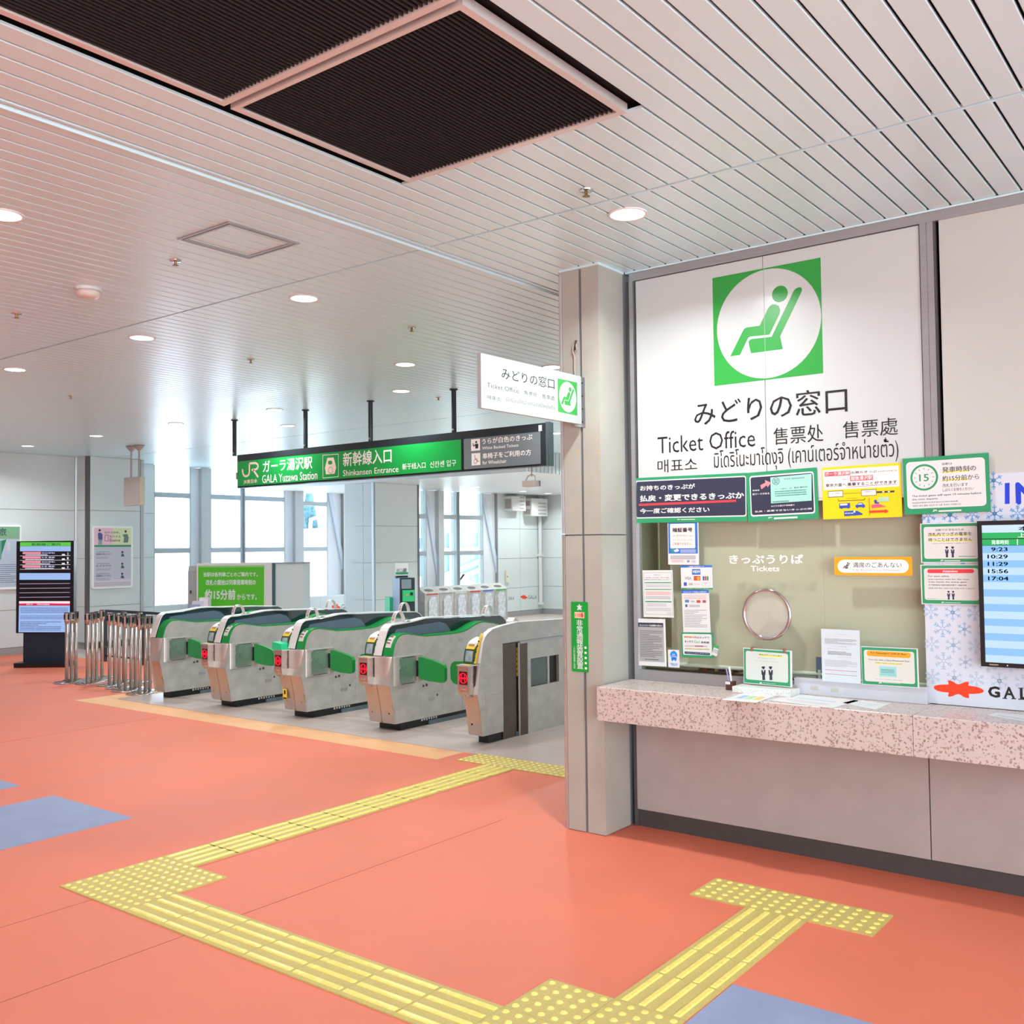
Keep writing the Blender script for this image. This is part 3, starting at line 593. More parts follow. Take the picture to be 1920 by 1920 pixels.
def gate(xc, left, right, label, digits='', cap=False, single=None):
    xl, xr = xc-.17, xc+.17; hw = .05
    x0 = xl if left else xc-hw; x1 = xr if right else xc
    t = Thing('ticket_gate', label, 'ticket gate', (xc, FY+.9, 0), 'automatic ticket gates')
    t.part('toe_kick', MB().box(x0+.03, x1-.03, FY+.11, FY+1.76, 0, .08), mat('toe_black', '#0c1413', .4))
    t.part('cable_cover', MB().box(x1-.03, x1-.012, FY+.50, FY+1.7, .001, .045), mat('cable_grey', '#5b6a70', .4))
    tp = MB(); 
    for k in range(7): tp.box(x1-.0295, x1-.0285, FY+.40+k*.035, FY+.42+k*.035, .05+.004*(k % 2), .07)
    t.part('cable_tag', tp, PAPER, kind='stuff')
    prof = PB if (right or not left) else PB
    if single == 'plain':   # rightmost gate: its outer side is one flat steel plate up to the top
        ps = [(.01, .08), (-.02, .274), (-.062, .447), (-.02, .72), (0, .80), (.024, .899), (.055, .945), (.086, .971), (.158, 1.004), (.305, 1.025), (.53, 1.043), (1.2, 1.026), (1.8, 1.0), (1.8, .87), (.30, .87), (.30, .08)]
        t.part('outer_side', MB().prism(yo(ps), YZ, xc-.045, xc-.006), STEEL)
        t.part('body', MB().prism(yo(PB), YZ, xl, xc-.046), STEEL)
        t.part('top_band', MB().ribbon(yo(ps[3:13]), YZ, xc-.052, xc-.004, .006), ink('#e9e8e6'))
    else:
        t.part('body', MB().prism(yo(PB), YZ, x0, x1), STEEL)
        t.part('hood', MB().prism(yo([(p, q-.006) for p, q in PH]+[(1.86, .80), (.1, .80), (-.03, .70)]), YZ, xc-hw+.006, xc+hw-.006), HOOD)
        t.part('hood_rim', MB().ribbon(yo(PH), YZ, xc-hw, xc+hw, .010), WHITE)
        pts = [(.12, .905), (.2, .91), (.40, .90), (.8, .985), (.9, .95), (.96, .87), (.6, .865), (.4, .868)]
        t.part('hood_pane', MB().prism(yo([(.12, .90), (.16, .955), (.45, .975), (.78, .99), (.88, .965), (.95, .90), (.96, .866), (.6, .865), (.4, .872)]), YZ, xc+hw-.006, xc+hw-.004), mat('pane_blue_grey', '#55667a', .15, coat=.5))
    for flag, a, b, sg in ((right, xc+hw, xr, 1), (left and single is None, xl, xc-hw, -1)):
        if not flag: continue
        k0 = 5 if sg > 0 else 10
        t.part('green_trim', MB().ribbon(yo(PB[k0:26]), YZ, min(a, b)-.002*(sg < 0), max(a, b)+.004*(sg > 0), .012), GREEN if sg > 0 else GREENL)
    # front seams and numbers
    cx_ = []
    if left and right: t.part('front_seam', MB().box(xc-.002, xc+.002, FY-.0, FY+.02, .085, .10).prism(yo([(.008, .08), (-.022, .274), (-.064, .447), (-.06, .45), (.0, .28), (.03, .08)]), YZ, xc-.0015, xc+.0015), mat('seam_dark', '#57453d', .6))
    # lower front faces in reflective steel
    for flag, a, b in ((left, xl+.002, min(xc-.003, x1-.012)), (right, xc+.003, xr-.002)):
        if flag: t.part('front_plate', MB().ribbon(yo([(.0085, .085), (-.0215, .274), (-.0515, .40), (-.0635, .445)]), YZ, a, b, .002), COPPER)
    for i, ch in enumerate(digits):
        px_ = (xl+.045 if (i == 0 and left) else xr-.07); vs, fs = glyphs(ch, .03); zc = .17
        yy = FY-.0045-.0; B = MB(); B.add([(px_+u*.016, FY-.0095+.0, zc+.026*(1-v)) for u, v in vs], fs); t.part('lettering', B, ink('#33404f'))
    # reader half
    if left:
        t.part('reader_housing', MB().prism(yo([(-.052, .715), (-.048, .76), (-.037, .81), (-.024, .845), (.01, .885), (.05, .905), (.12, .925), (.2, .905), (.2, .85), (0, .715)]), YZ, xl-.004, xc-hw-.003), DARKG)
        t.part('reader_cover', MB().prism(yo([(-.012, .866), (.012, .896), (.055, .918), (.12, .936), (.24, .918), (.3, .90), (.3, .885), (.03, .88)]), YZ, xl+.004, xc-hw-.01), WHITE)
        t.part('screen', MB().prism(yo([(-.0545, .735), (-.0515, .762), (-.0400, .812), (-.0350, .826), (-.030, .826), (-.045, .735)]), YZ, xl+.018, xc-hw-.022), mat('reader_screen', '#9fb4bd', .15, noise=.3, scale=30))
        t.part('screen_bezel', MB().prism(yo([(-.0535, .727), (-.0500, .762), (-.0388, .812), (-.0318, .834), (-.025, .834), (-.04, .727)]), YZ, xl+.011, xc-hw-.015), mat('bezel_grey', '#59615f', .3))
        t.part('ticket_slot', MB().prism(yo([(-.034, .842), (-.022, .862), (-.008, .868), (.0, .85)]), YZ, xl+.01, xc-hw-.012), YEL)
        t.part('slot_mouth', MB().prism(yo([(-.016, .868), (.002, .884), (.012, .880), (0, .866)]), YZ, xl+.02, xc-hw-.03), mat('slot_orange', '#a8762a', .4))
        t.part('caution_tape', MB().ribbon(yo([(p-.004, q) for p, q in PH[:5]]), YZ, xc-hw-.004, xc-hw+.022, .004), YEL)
        b = MB()
        for k, (p, q) in enumerate(((-.046, .745), (-.040, .765), (-.022, .815), (.0, .865), (.018, .905))): b.box(xc-hw+.002, xc-hw+.014, FY+p-.018, FY+p-.012, q, q+.012)
        t.part('caution_print', b, ink('#2b2a22'), kind='stuff')
        if single is None:
            pass
        # lamp box
        lx0, lx1 = xl-.006, xl+.128
        pr = [(-.13, .70), (-.13, .52), (-.125, .475), (-.11, .445), (-.085, .428), (-.02, .428), (-.02, .70)]
        lb = t.part('lamp_box', MB().prism(yo(pr), YZ, lx0, lx1-.012), COPPER)
        t.part('box_lid', MB().box(lx0-.004, lx1, FY-.138, FY-.02, .70, .712), mat('lid_steel', '#d6d6d4', .3, metal=.5), parent=lb)
        t.part('lamp_plate', MB().box(lx0+.022, lx0+.112, FY-.1325, FY-.1302, .54, .655), mat('lamp_red_black', '#3a0410', .3), parent=lb)
        lc = (lx0+.067, FY-.1335, .5975)
        L = MB(); r = .047
        for k in range(24):
            a, c = 2*math.pi*k/24, 2*math.pi*(k+1)/24
            L.add([(lc[0]+math.cos(a)*r, lc[1], lc[2]+math.sin(a)*r), (lc[0]+math.cos(c)*r, lc[1], lc[2]+math.sin(c)*r), (lc[0]+math.cos(c)*r*.84, lc[1], lc[2]+math.sin(c)*r*.84), (lc[0]+math.cos(a)*r*.84, lc[1], lc[2]+math.sin(a)*r*.84)], [(0, 1, 2, 3)])
        L.box(lc[0]-.034, lc[0]+.034, lc[1]-.0005, lc[1], lc[2]-.007, lc[2]+.007)
        for dx in (-.022, .014): L.box(lc[0]+dx, lc[0]+dx+.008, lc[1]-.0005, lc[1], lc[2]-.032, lc[2]+.032)
        t.part('red_no_entry_lamp', L, REDL, parent=lb)
        L = MB().box(lx0+.045, lx0+.09, FY-.1315, FY-.1302, .495, .502); t.part('maker_plate', L, ink('#c9c3c0'), parent=lb)
        if cap: t.part('green_cover', MB().prism([(lx0-.006, .7125), (lx0-.004, .79), (lx1-.002, .775), (lx1+.002, .7125)], XZ, FY-.15, FY+.03), ink('#1fc98c'), label='bright green cap on the lamp box')
        else: t.part('yellow_sticker', MB().box(lx0+.045, lx0+.115, FY-.115, FY-.035, .712, .7128), YEL, parent=lb)
        t.part('box_gap', MB().box(lx1-.0115, lx1+.001, FY-.05, FY-.015, .43, .698), mat('dark_steel2', '#4a3d38', .35, metal=.8), parent=lb)
    if right:
        # rounded bar housing with the flap hinge
        a, b = xc-.042 if left else xc-.05, xr
        cr = [(a, FY-.05), (xc+.055, FY-.05)]+[(xr-.075+.09*math.sin(q), FY+.045-.095*math.cos(q)) for q in [math.pi/2*i/7 for i in range(8)]]+[(xr+.015, FY+.36), (xr-.02, FY+.36), (a, FY+.02)]
        bh = t.part('bar_housing', MB().prism(cr, XY, .435, .705), STEEL)
        t.part('bar_lid', MB().prism([(x, y-.003 if y < FY+.2 else y) for x, y in cr], XY, .7055, .715), mat('lid_steel', '#d6d6d4', .3, metal=.5), parent=bh)
        t.part('bar_side', MB().box(xr+.0155, xr+.0175, FY+.055, FY+.285, .455, .69), BARG, parent=bh)
        t.part('slot_line', MB().box(xr+.0155, xr+.018, FY+.08, FY+.27, .693, .699).box(xr+.0155, xr+.018, FY+.08, FY+.27, .444, .450), mat('slot_black', '#14201f', .5), parent=bh)
        t.part('screw', MB().tube((xr+.017, FY+.10, .585), (xr+.0205, FY+.10, .585), .006, 10).tube((xr+.017, FY+.10, .563), (xr+.0205, FY+.10, .563), .004, 8), CHROME, parent=bh)
        t.part('hinge_recess', MB().box(xr+.0155, xr+.020, FY+.285, FY+.36, .455, .70), mat('recess_black', '#0d0f10', .5), parent=bh)
        t.part('hinge_bracket', MB().box(xr+.0205, xr+.045, FY+.28, FY+.345, .655, .70).box(xr+.0205, xr+.045, FY+.28, FY+.345, .455, .50), mat('bracket', '#b8a79c', .35, metal=.5), parent=bh)
        fl = [(0, .50), (0, .685), (.04, .69), (.16, .672), (.28, .645), (.318, .632), (.335, .60), (.335, .50), (.325, .475), (.30, .462), (.15, .465), (.03, .48)]
        t.part('flap_door', MB().prism([(xr+.045+p, q) for p, q in fl], XZ, FY+.285, FY+.325), GREEN)
        for y0, y1, z0, z1 in ((.03, .358, .085, .43), (.36, .68, .085, .31), (.36, .68, .312, .45), (.682, .98, .085, .31), (.682, 1.3, .312, .45), (.982, 1.3, .085, .31), (1.302, 1.78, .085, .45), (.362, 1.78, .452, .70)):
            panel_line(t, xr, 1, y0, y1, z0, z1)
        t.part('key_lock', MB().tube((xr+.003, FY+.40, .395), (xr+.006, FY+.40, .395), .012, 12).tube((xr+.003, FY+.445, .40), (xr+.007, FY+.445, .40), .014, 12).tube((xr+.003, FY+.60, .285), (xr+.006, FY+.60, .285), .012, 12), STEELD)
        t.part('handle_plate', MB().box(xr+.0032, xr+.0055, FY+.47, FY+.56, .235, .27), ALU)
        t.part('side_badge', MB().box(xr+.0002, xr+.003, FY+.93, FY+1.01, .79, .815).tube((xr, FY+1.06, .81), (xr+.004, FY+1.06, .81), .010, 10), ALU)
        if left:  # sticker on the green band
            P = [p for p in PB[6:11]]
            t.part('notice_sticker', MB().ribbon(yo([(p-.013, q+.004) for p, q in P]), YZ, xc+hw+.02, xr-.03, .0015), PAPER)
            b = MB()
            for k, (p, q) in enumerate(((.012, .845), (.03, .87), (.06, .90))): b.box(xc+hw+.03, xr-.045, FY+p-.021, FY+p-.017, q-.006, q+.004)
            t.part('fine_print', b, ink('#9a5650'), kind='stuff')
    if left:
        fl = [(0, .49), (0, .66), (.30, .675), (.44, .665), (.475, .645), (.49, .60), (.485, .50), (.46, .465), (.42, .452), (.15, .45), (.02, .47)]
        t.part('flap_door', MB().prism([(xl-.012-p, q) for p, q in fl][::-1], XZ, FY+.34, FY+.38), GREEN)
        t.part('hinge_bracket', MB().box(xl-.012, xl-.0005, FY+.33, FY+.39, .45, .70), mat('bracket', '#b8a79c', .35, metal=.5))
    if single != 'plain' and left and right:
        loop(t, .235, xc); loop(t, 1.62, xc, base=.985)
        wv = [(FY+.30+.04*i, 1.018+.012*math.sin(i*1.3)) for i in range(6)]
        t.part('paper_curl', MB().ribbon(wv, YZ, xc-.04, xc+.03, .002), PAPER)
    return t
G2 = gate(-6.785, True, True, 'stainless ticket gate, second from the pillar, between two lanes', '21')
G3 = gate(-8.035, True, True, 'stainless ticket gate in the middle with a bright green cap on its lamp box', '32', cap=True)
p = V3((-8.205, FY-.062, .30))
G3.part('yellow_label', MB().box(-8.185, -8.12, FY-.0385, FY-.0365, .19, .30), YEL, label='yellow warning label with black marks'); G3.part('label_mark', MB().box(-8.165, -8.14, FY-.0395, FY-.0386, .245, .285).box(-8.18, -8.125, FY-.0395, FY-.0386, .195, .212), BLACK)
G4 = gate(-9.285, True, True, 'fourth stainless ticket gate counted from the pillar, numbered four and three', '43')
G5 = gate(-10.535, False, True, 'last stainless ticket gate, without a lamp, beside the queue posts', '')
G1 = gate(-5.539, True, False, 'narrow ticket gate with a flat steel side next to the pillar', '1', single='plain')
xs1 = -5.545
for y0, y1, z0, z1 in ((.05, .295, .09, .43), (.03, .295, .434, .705)): G1.part('side_panel', MB().box(xs1, xs1+.004, FY+y0, FY+y1, z0, z1), STEEL)
G1.part('paper_tent', MB().ribbon([(FY+.50, 1.05), (FY+.54, 1.085), (FY+.60, 1.05)], YZ, -5.66, -5.58, .002), PAPER)
# steel staff counter beside the rightmost gate
sc = Thing('staff_counter', 'brushed steel staff counter between the narrow gate and the pillar', 'counter', (-5.6, 8, 0))
sc.part('body', MB().box(-5.583, -5.543, 7.42, 9.2, 0, .43).box(-5.583, -5.543, 7.42, 9.2, .69, .845).box(-5.583, -5.543, 7.42, 7.47, .43, .69).box(-5.583, -5.543, 7.74, 7.77, .43, .69).box(-5.583, -5.543, 7.93, 9.2, .43, .69), STEEL)
sc.part('dark_opening', MB().box(-5.583, -5.575, 7.47, 7.93, .43, .69), BLACK); sc.part('window_pane', MB().box(-5.556, -5.550, 7.47, 7.74, .435, .685), mat('smoked_pane', '#66736f', .1, metal=.7))
sc.part('post', MB().box(-5.582, -5.545, 7.29, 7.415, 0, .85), STEELD); sc.part('post_edge', MB().box(-5.583, -5.577, 7.275, 7.289, 0, .855).box(-5.549, -5.542, 7.28, 7.3, 0, .855), ALU)
sc.part('top_rail', MB().box(-5.583, -5.535, 7.30, 9.2, .846, .868), ALU); sc.part('yellow_plate', MB().box(-5.574, -5.552, 7.286, 7.2895, .55, .81), YEL)
sc.part('recess', MB().box(-5.58, -5.56, 7.06, 7.27, .0, .86), STEELD); b = MB()
for k in range(5): b.box(-5.568, -5.558, 7.2848, 7.2857, .585+.045*k, .60+.045*k)
sc.part('plate_print', b, ink('#3b3418'), kind='stuff')

# ================================================================== QUEUE POSTS
pp = Thing('queue_post', None, 'stanchion', (0, 0, 0), 'steel queue posts beside the gates')
pp.part('base', MB().lathe((0, 0, 0), [(.162, 0), (.165, .006), (.155, .012), (.06, .020), (.03, .024)], 28), CHROME, smooth=True)
po = pp.part('pole', MB().tube((0, 0, .022), (0, 0, .80), .023, 14), mat('post_steel', '#bdb2aa', .3, metal=.7), smooth=True)
pp.part('collar', MB().lathe((0, 0, .78), [(.024, 0), (.026, .012), (.036, .04)], 14), CHROME)
hd = pp.part('head', MB().tube((0, 0, .82), (0, 0, .925), .037, 14), CHROME); pp.part('belt_slot', MB().box(-.012, .012, -.0395, -.036, .84, .91).box(.036, .0395, -.012, .012, .84, .91).box(-.0395, -.036, -.012, .012, .84, .91), BLACK, parent=hd)
pp.part('cap', MB().lathe((0, 0, .925), [(.038, 0), (.038, .006), (.01, .010)], 14), BLACK, parent=hd)
spots = [(125, 1280), (134, 1278.5), (142, 1276), (164, 1281.5), (173, 1279), (181, 1276), (191, 1270), (205.6, 1285), (215, 1283), (223, 1290), (235, 1295), (246, 1293), (254, 1291), (262, 1301), (273, 1297), (281, 1296), (232, 1278), (262, 1280)]
names = ['first', 'second', 'third', 'fourth', 'fifth', 'sixth', 'seventh', 'eighth', 'ninth', 'tenth', 'eleventh', 'twelfth', 'thirteenth', 'fourteenth', 'fifteenth', 'sixteenth', 'seventeenth', 'last']
spots.sort(); pts_ = []
for i, (u, v) in enumerate(spots):
    q = bz(u, v); k = sum(1 for w_ in pts_ if (w_-q).length < .34); pts_.append(V3((q.x, q.y, 0))); loc = V3((q.x, q.y, .0))
    lb = '%s steel queue post with black head, counted from the train information screen' % names[i]
    if i == 0:
        pp.o.location = loc; pp.loc = loc; pp.o['label'] = lb
    else: copy_thing(pp, loc, lb)

# ================================================================== RAILING behind the posts
rl = Thing('railing', 'dark railing with slim balusters behind the queue posts', 'railing', (-12.5, 8.1, 0))
ra, rbb = V3((-14.75, 8.55, 0)), V3((-10.75, 8.75, 0)); d_ = rbb-ra
RB = mat('railing_dark', '#3c424a', .35, metal=.5)
rl.part('top_rail', MB().obox((ra+rbb)/2+V3((0, 0, .80)), d_/2, V3((0, .02, 0)), (0, 0, .02)), RB); rl.part('bottom_rail', MB().obox((ra+rbb)/2+V3((0, 0, .09)), d_/2, V3((0, .012, 0)), (0, 0, .012)), RB)
bal = MB().tube((0, 0, .10), (0, 0, .782), .007, 8).mesh('baluster', ALU)
for i in range(41):
    q = ra+d_*(i/40)
    if i % 10 == 0: rl.part('post', MB().obox(q+V3((0, 0, .40)), (.02, 0, 0), (0, .02, 0), (0, 0, .40)), RB)
    else: rl.piece('baluster', bal, q)

# ================================================================== HANGING GREEN SIGN
SY = 8.06; sz0, sz1 = 2.552, 2.985
xa, xb_ = by(445, 880, SY).x, by(1022, 830, SY).x
hs = Thing('hanging_sign', 'long green station sign with black frame hanging over the ticket gates', 'sign', ((xa+xb_)/2, SY+.06, 3.0))
hs.part('housing', MB().box(xa, xb_, SY, SY+.11, sz0, sz1), SIGNBLK)
hs.part('end_cap', MB().box(xb_+.001, xb_+.02, SY+.01, SY+.12, sz0, sz1+.01).box(xb_+.001, xb_+.03, SY+.035, SY+.055, sz0, sz1+.012), mat('end_cap', '#5d6a6d', .35, metal=.4))
for (u, v) in ((445, 788), (568, 768), (698, 752), (848, 729)):
    q = bz(u, v, H); hs.part('hanger_pole', MB().tube((q.x, SY+.055, sz1), (q.x, SY+.055, H-.012), .027, 14), SIGNBLK, smooth=False); hs.part('pole_flange', MB().lathe((q.x, SY+.055, H), [(.045, 0), (.045, -.012), (.03, -.016)], 16), SIGNBLK); hs.part('pole_bolt', MB().tube((q.x+.008, SY+.026, sz1+.035), (q.x+.008, SY+.018, sz1+.035), .012, 8), ALU)
hs.part('side_lamp', MB().box(xa-.06, xa-.002, SY+.02, SY+.08, 2.67, 2.76), ALU)
c4 = (420, 740, 6)
gq = [(160, 735), (2680, 330+0), (2680, 840), (160, 1040)]
def sgn_quad(u0, u1): return [(by(u0, 860, SY).x), (by(u1, 860, SY).x)]
def sx(u, v=870): return by(u, v, SY-.002).x
# frame the printed faces in true metres: pixel quads along the horizontals of the sign
def face_quad(u0, u1, z0, z1):
    out = []
    for u, z in ((u0, z1), (u1, z1), (u1, z0), (u0, z0)):
        X_ = by(u, 870, SY-.002).x; d = V3((X_, SY-.002, z-CH)); k = d.dot(Fw); out.append((960+FPX*d.dot(Rt)/k, 960-FPX*d.dot(Up)/k))
    return out
gf = Print('x', None, None, face_quad(446, 865, sz0+.022, sz1-.085), axis='y', d=SY-.002, base=ink('#129a43', .35), thick=.002, on=hs.t if 0 else hs, sheet='green_face')
gf.crop = (0, 0, 1)
def C(o, a, b): return (o[0]+a/o[2], o[1]+b/o[2])
c4f = lambda a, b: (420+a/6, 740+b/6)
PW = ink('#f4f0ea'); PK = ink('#f2d9cc')
gf.stroke([c4f(210, 838), c4f(212, 880), c4f(228, 912), c4f(250, 920), c4f(275, 908), c4f(287, 880), c4f(287, 775), c4f(355, 768), c4f(382, 785), c4f(384, 820), c4f(360, 842), c4f(312, 848)], 27/6, PK, 'railway_logo', False)
gf.stroke([c4f(330, 845), c4f(386, 928)], 27/6, PK, 'railway_logo', False).up()
gf.text(c4f(222, 958), c4f(376, 1000), 'JR東日本', PK, .03)
gf.text(c4f(438, 745), c4f(995, 832), 'ガーラ湯沢駅', PW, .02).text(c4f(430, 905), c4f(1052, 950), 'GALA Yuzawa Station', PW, .01)
gf.stroke([c4f(1113, 682), c4f(1288, 668), c4f(1288, 922), c4f(1115, 938), c4f(1113, 682)], 6/6, PW, 'pictogram')
gf.poly([c4f(*q) for q in ((1165, 712), (1235, 706), (1250, 760), (1264, 820), (1245, 890), (1150, 898), (1137, 825), (1152, 765))], PK, 'pictogram').up().poly([c4f(*q) for q in ((1175, 745), (1215, 742), (1222, 775), (1200, 788), (1172, 780))], ink('#129a43', .35), 'pictogram').disc(c4f(1200, 850), 38/6, ink('#129a43', .35), 'pictogram', ri=33/6)
gf.text(c4f(1340, 650), c4f(1888, 765), '新幹線入口', PW, .02).text(c4f(1340, 850), c4f(1965, 870), 'Shinkansen Entrance', PW, .008)
e5f = lambda a, b: (720+a/4.923, 640+b/4.923)
gf.text(e5f(170, 1130), e5f(385, 1170), '新干线入口', PW, .005).text(e5f(425, 1110), e5f(668, 1150), '신칸센 입구', PW, .0).done()
gg = Print('x', None, None, face_quad(870, 1014, sz0+.022, sz1-.085), axis='y', d=SY-.002, base=mat('sign_grey_face', '#717a7e', .2, coat=.3), on=hs, sheet='grey_face')
z8 = lambda a, b: (840+a/8.727, 780+b/8.727)
gg.frac(-.035, -.02, -.012, 1.02, BLACK, 'divider')
gg.rect(z8(380, 385), z8(528, 562), ink('#e9e2de'), 'icon_plate').rect(z8(388, 615), z8(533, 800), ink('#e9e2de'), 'icon_plate').up()
gg.disc(z8(465, 428), 20/8.7, BLACK, 'pictogram').poly([z8(*q) for q in ((440, 460), (495, 452), (500, 480), (495, 530), (452, 535), (450, 495))], BLACK, 'pictogram').stroke([z8(450, 478), z8(420, 492), z8(415, 450)], 16/8.7, BLACK, 'pictogram')
gg.disc(z8(443, 648), 8/8.7, BLACK, 'pictogram').stroke([z8(443, 665), z8(450, 705), z8(475, 703), z8(488, 745), z8(508, 738)], 9/8.7, BLACK, 'pictogram').disc(z8(450, 745), 36/8.7, BLACK, 'pictogram', ri=29/8.7)
gg.text(z8(560, 370), z8(1385, 388), 'うらが白色のきっぷ', PW, .012).text(z8(562, 505), z8(1155, 500), 'White Backed Tickets', PW, .0).text(z8(568, 610), z8(1362, 640), '車椅子をご利用の方', PW, .015).text(z8(568, 735), z8(960, 765), 'for Wheelchair', PW, 0).done()
hs.part('white_tag', MB().box(by(1010, 800, SY).x, by(1016, 800, SY).x, SY-.003, SY-.0005, 2.905, 2.965), PAPER)
# small hanging sensor under the sign
q = by(997, 903, 8.1); t = Thing('hanging_sensor', 'small grey sensor box hanging by a rod under the grey end of the green sign', 'sensor', q)
t.part('rod', MB().tube((q.x, 8.1, q.z+.05), (q.x, 8.1, sz0), .006, 8), BEIGE); t.part('yoke', MB().path([(q.x-.075, 8.1, q.z+.012), (q.x-.05, 8.1, q.z+.055), (q.x, 8.1, q.z+.075), (q.x+.04, 8.1, q.z+.055), (q.x+.045, 8.1, q.z+.01)], .006), BEIGE)
t.part('box', MB().box(q.x-.085, q.x+.075, 8.05, 8.15, q.z-.05, q.z+.008), BEIGE)

# ================================================================== PROJECTING TICKET OFFICE SIGN
XS = jx-.003
ps = Print('projecting_sign', 'white double sided ticket office sign projecting from the pillar', 'sign', [(862, 95), (1790, 345), (1790, 782), (862, 602)], (720, 640, 4.923), 'x', XS, base=mat('sign_white', '#aeb2b1', .35), thick=.025, square=True)
f = ps.crop
BK = ink('#141414'); GR = ink('#2e9a3e', .3)
ps.text((1055, 235), (1545, 455), 'みどりの窓口', BK, .005).text((918, 370), (1213, 480), 'Ticket Office', ink('#3a3a3a'), -.004).text((1262, 455), (1383, 518), '售票处', ink('#3a3a3a'), -.004).text((1430, 492), (1545, 560), '售票處', ink('#3a3a3a'), -.004)
ps.text((918, 485), (1046, 550), '매표소', ink('#3a3a3a'), -.004).text((1095, 505), (1548, 655), 'มิโดริโนะมาโดงุจิ (เคาน์เตอร์จำหน่ายตั๋ว)', ink('#555555'), -.004)
SEAT = dict(sq=((325, 353), (1470, 120), (1478, 1348), (327, 1497)))
def seat_icon(P, T, figure=None, square=True, ring=WP, name='seat_pictogram', col=GR):
    """T maps crop pixels of the big wall pictogram into this print's crop"""
    g = figure or col
    if square: P.poly([T(*q) for q in SEAT['sq']], g, name).up(); 
    if square:
        u = [T(*q) for q in ((895, 260), (832, 1397))]
        c = T(897, 828); 
        # white disc as true circle: 0.96 of the square
        P.disc(c, abs(T(897, 1405)[1]-T(897, 250)[1])/2, ring, name+'_disc', n=56).up()
    hc = T(1035, 512); P.disc(hc, abs(T(1035, 597)[1]-T(1035, 424)[1])/2, g, name)
    P.poly([T(*q) for q in ((500, 1180), (640, 905), (655, 885), (680, 872), (815, 852), (900, 680), (918, 650), (950, 625), (985, 622), (1020, 640), (1035, 680), (1030, 720), (918, 945), (715, 968), (700, 975), (690, 985), (603, 1165))], g, name)
    P.poly([T(*q) for q in ((720, 1145), (697, 1045), (697, 1020), (712, 1000), (740, 992), (940, 968), (1180, 480), (1200, 455), (1235, 438), (1262, 440), (1270, 465), (1260, 495), (1030, 962), (1056, 1097))], g, name)
# map big icon into the projecting sign by matching squares
def mapper(src, dst):
    hs_ = Print.homog(None, src); 
    def T(x, y):
        w_ = hs_[6]*x+hs_[7]*y+1; u, v = (hs_[0]*x+hs_[1]*y+hs_[2])/w_, (hs_[3]*x+hs_[4]*y+hs_[5])/w_
        a, b, c, d = dst; return (a[0]*(1-u)*(1-v)+b[0]*u*(1-v)+c[0]*u*v+d[0]*(1-u)*v, a[1]*(1-u)*(1-v)+b[1]*u*(1-v)+c[1]*u*v+d[1]*(1-u)*v)
    return T
seat_icon(ps, mapper(SEAT['sq'], ((1575, 355), (1752, 400), (1752, 702), (1575, 660))), ring=mat('sign_white', '#aeb2b1', .35)); ps.done()
ps.t.part('mounting_plate', MB().box(XS-.028, XS+.035, PY0-.006, PY0-.0005, 2.47, 2.775).box(XS-.004, XS+.004, PY0-.075, PY0-.006, 2.47, 2.775), ALU)
for z in (2.5, 2.58, 2.66, 2.74): ps.t.part('bolt', MB().tube((XS+.018, PY0-.006, z), (XS+.018, PY0-.010, z), .005, 8), STEELD)
# cable loop hanging on the pillar above the sign
t = Thing('cable', 'grey cable loop tied to the pillar above the projecting sign', 'cable', (XS-.02, PY0-.01, 2.9))
z0 = 2.78; t.part('wire', MB().path([(XS-.030, PY0-.012, z0), (XS-.034, PY0-.012, z0+.06), (XS-.032, PY0-.012, z0+.13), (XS-.045, PY0-.012, z0+.16), (XS-.04, PY0-.014, z0+.20), (XS-.02, PY0-.012, z0+.21), (XS-.015, PY0-.012, z0+.17), (XS-.028, PY0-.012, z0+.16)], .0045), BEIGE)
t.part('tie', MB().path([(XS-.03, PY0-.014, z0+.17), (XS-.018, PY0-.014, z0+.23)], .006), STEELD)

# ================================================================== WALL SIGN (board above the window)
ks = Print('wall_sign_lettering', 'big ticket office lettering and green seat symbol on the white wall board', 'sign lettering', SEAT['sq'], (1280, 460, 5.647), 'y', Y, thick=0.0006, square=True)
seat_icon(ks, lambda a, b: (a, b)); ks.up()
ks.rect((863, 245), (873, 1390), mat('board_joint', '#9fa79d', .5), 'board_joint')
ks.text((108, 1672), (1730, 1755), 'みどりの窓口', BK, .006)
kf = lambda a, b: ((1180+a/2.5946-1280)*5.647, (360+b/2.5946-460)*5.647)
ks.text(kf(130, 1200), kf(603, 1240), 'Ticket Office', BK, -.004).text(kf(692, 1150), kf(935, 1212), '售票处', BK, -.002).text(kf(1030, 1115), kf(1298, 1175), '售票處', BK, -.002)
ks.text(kf(128, 1312), kf(320, 1360), '매표소', BK, -.004).text(kf(402, 1262), kf(1300, 1310), 'มิโดริโนะมาโดงุจิ (เคาน์เตอร์จำหน่ายตั๋ว)', BK, -.004); ks.done()

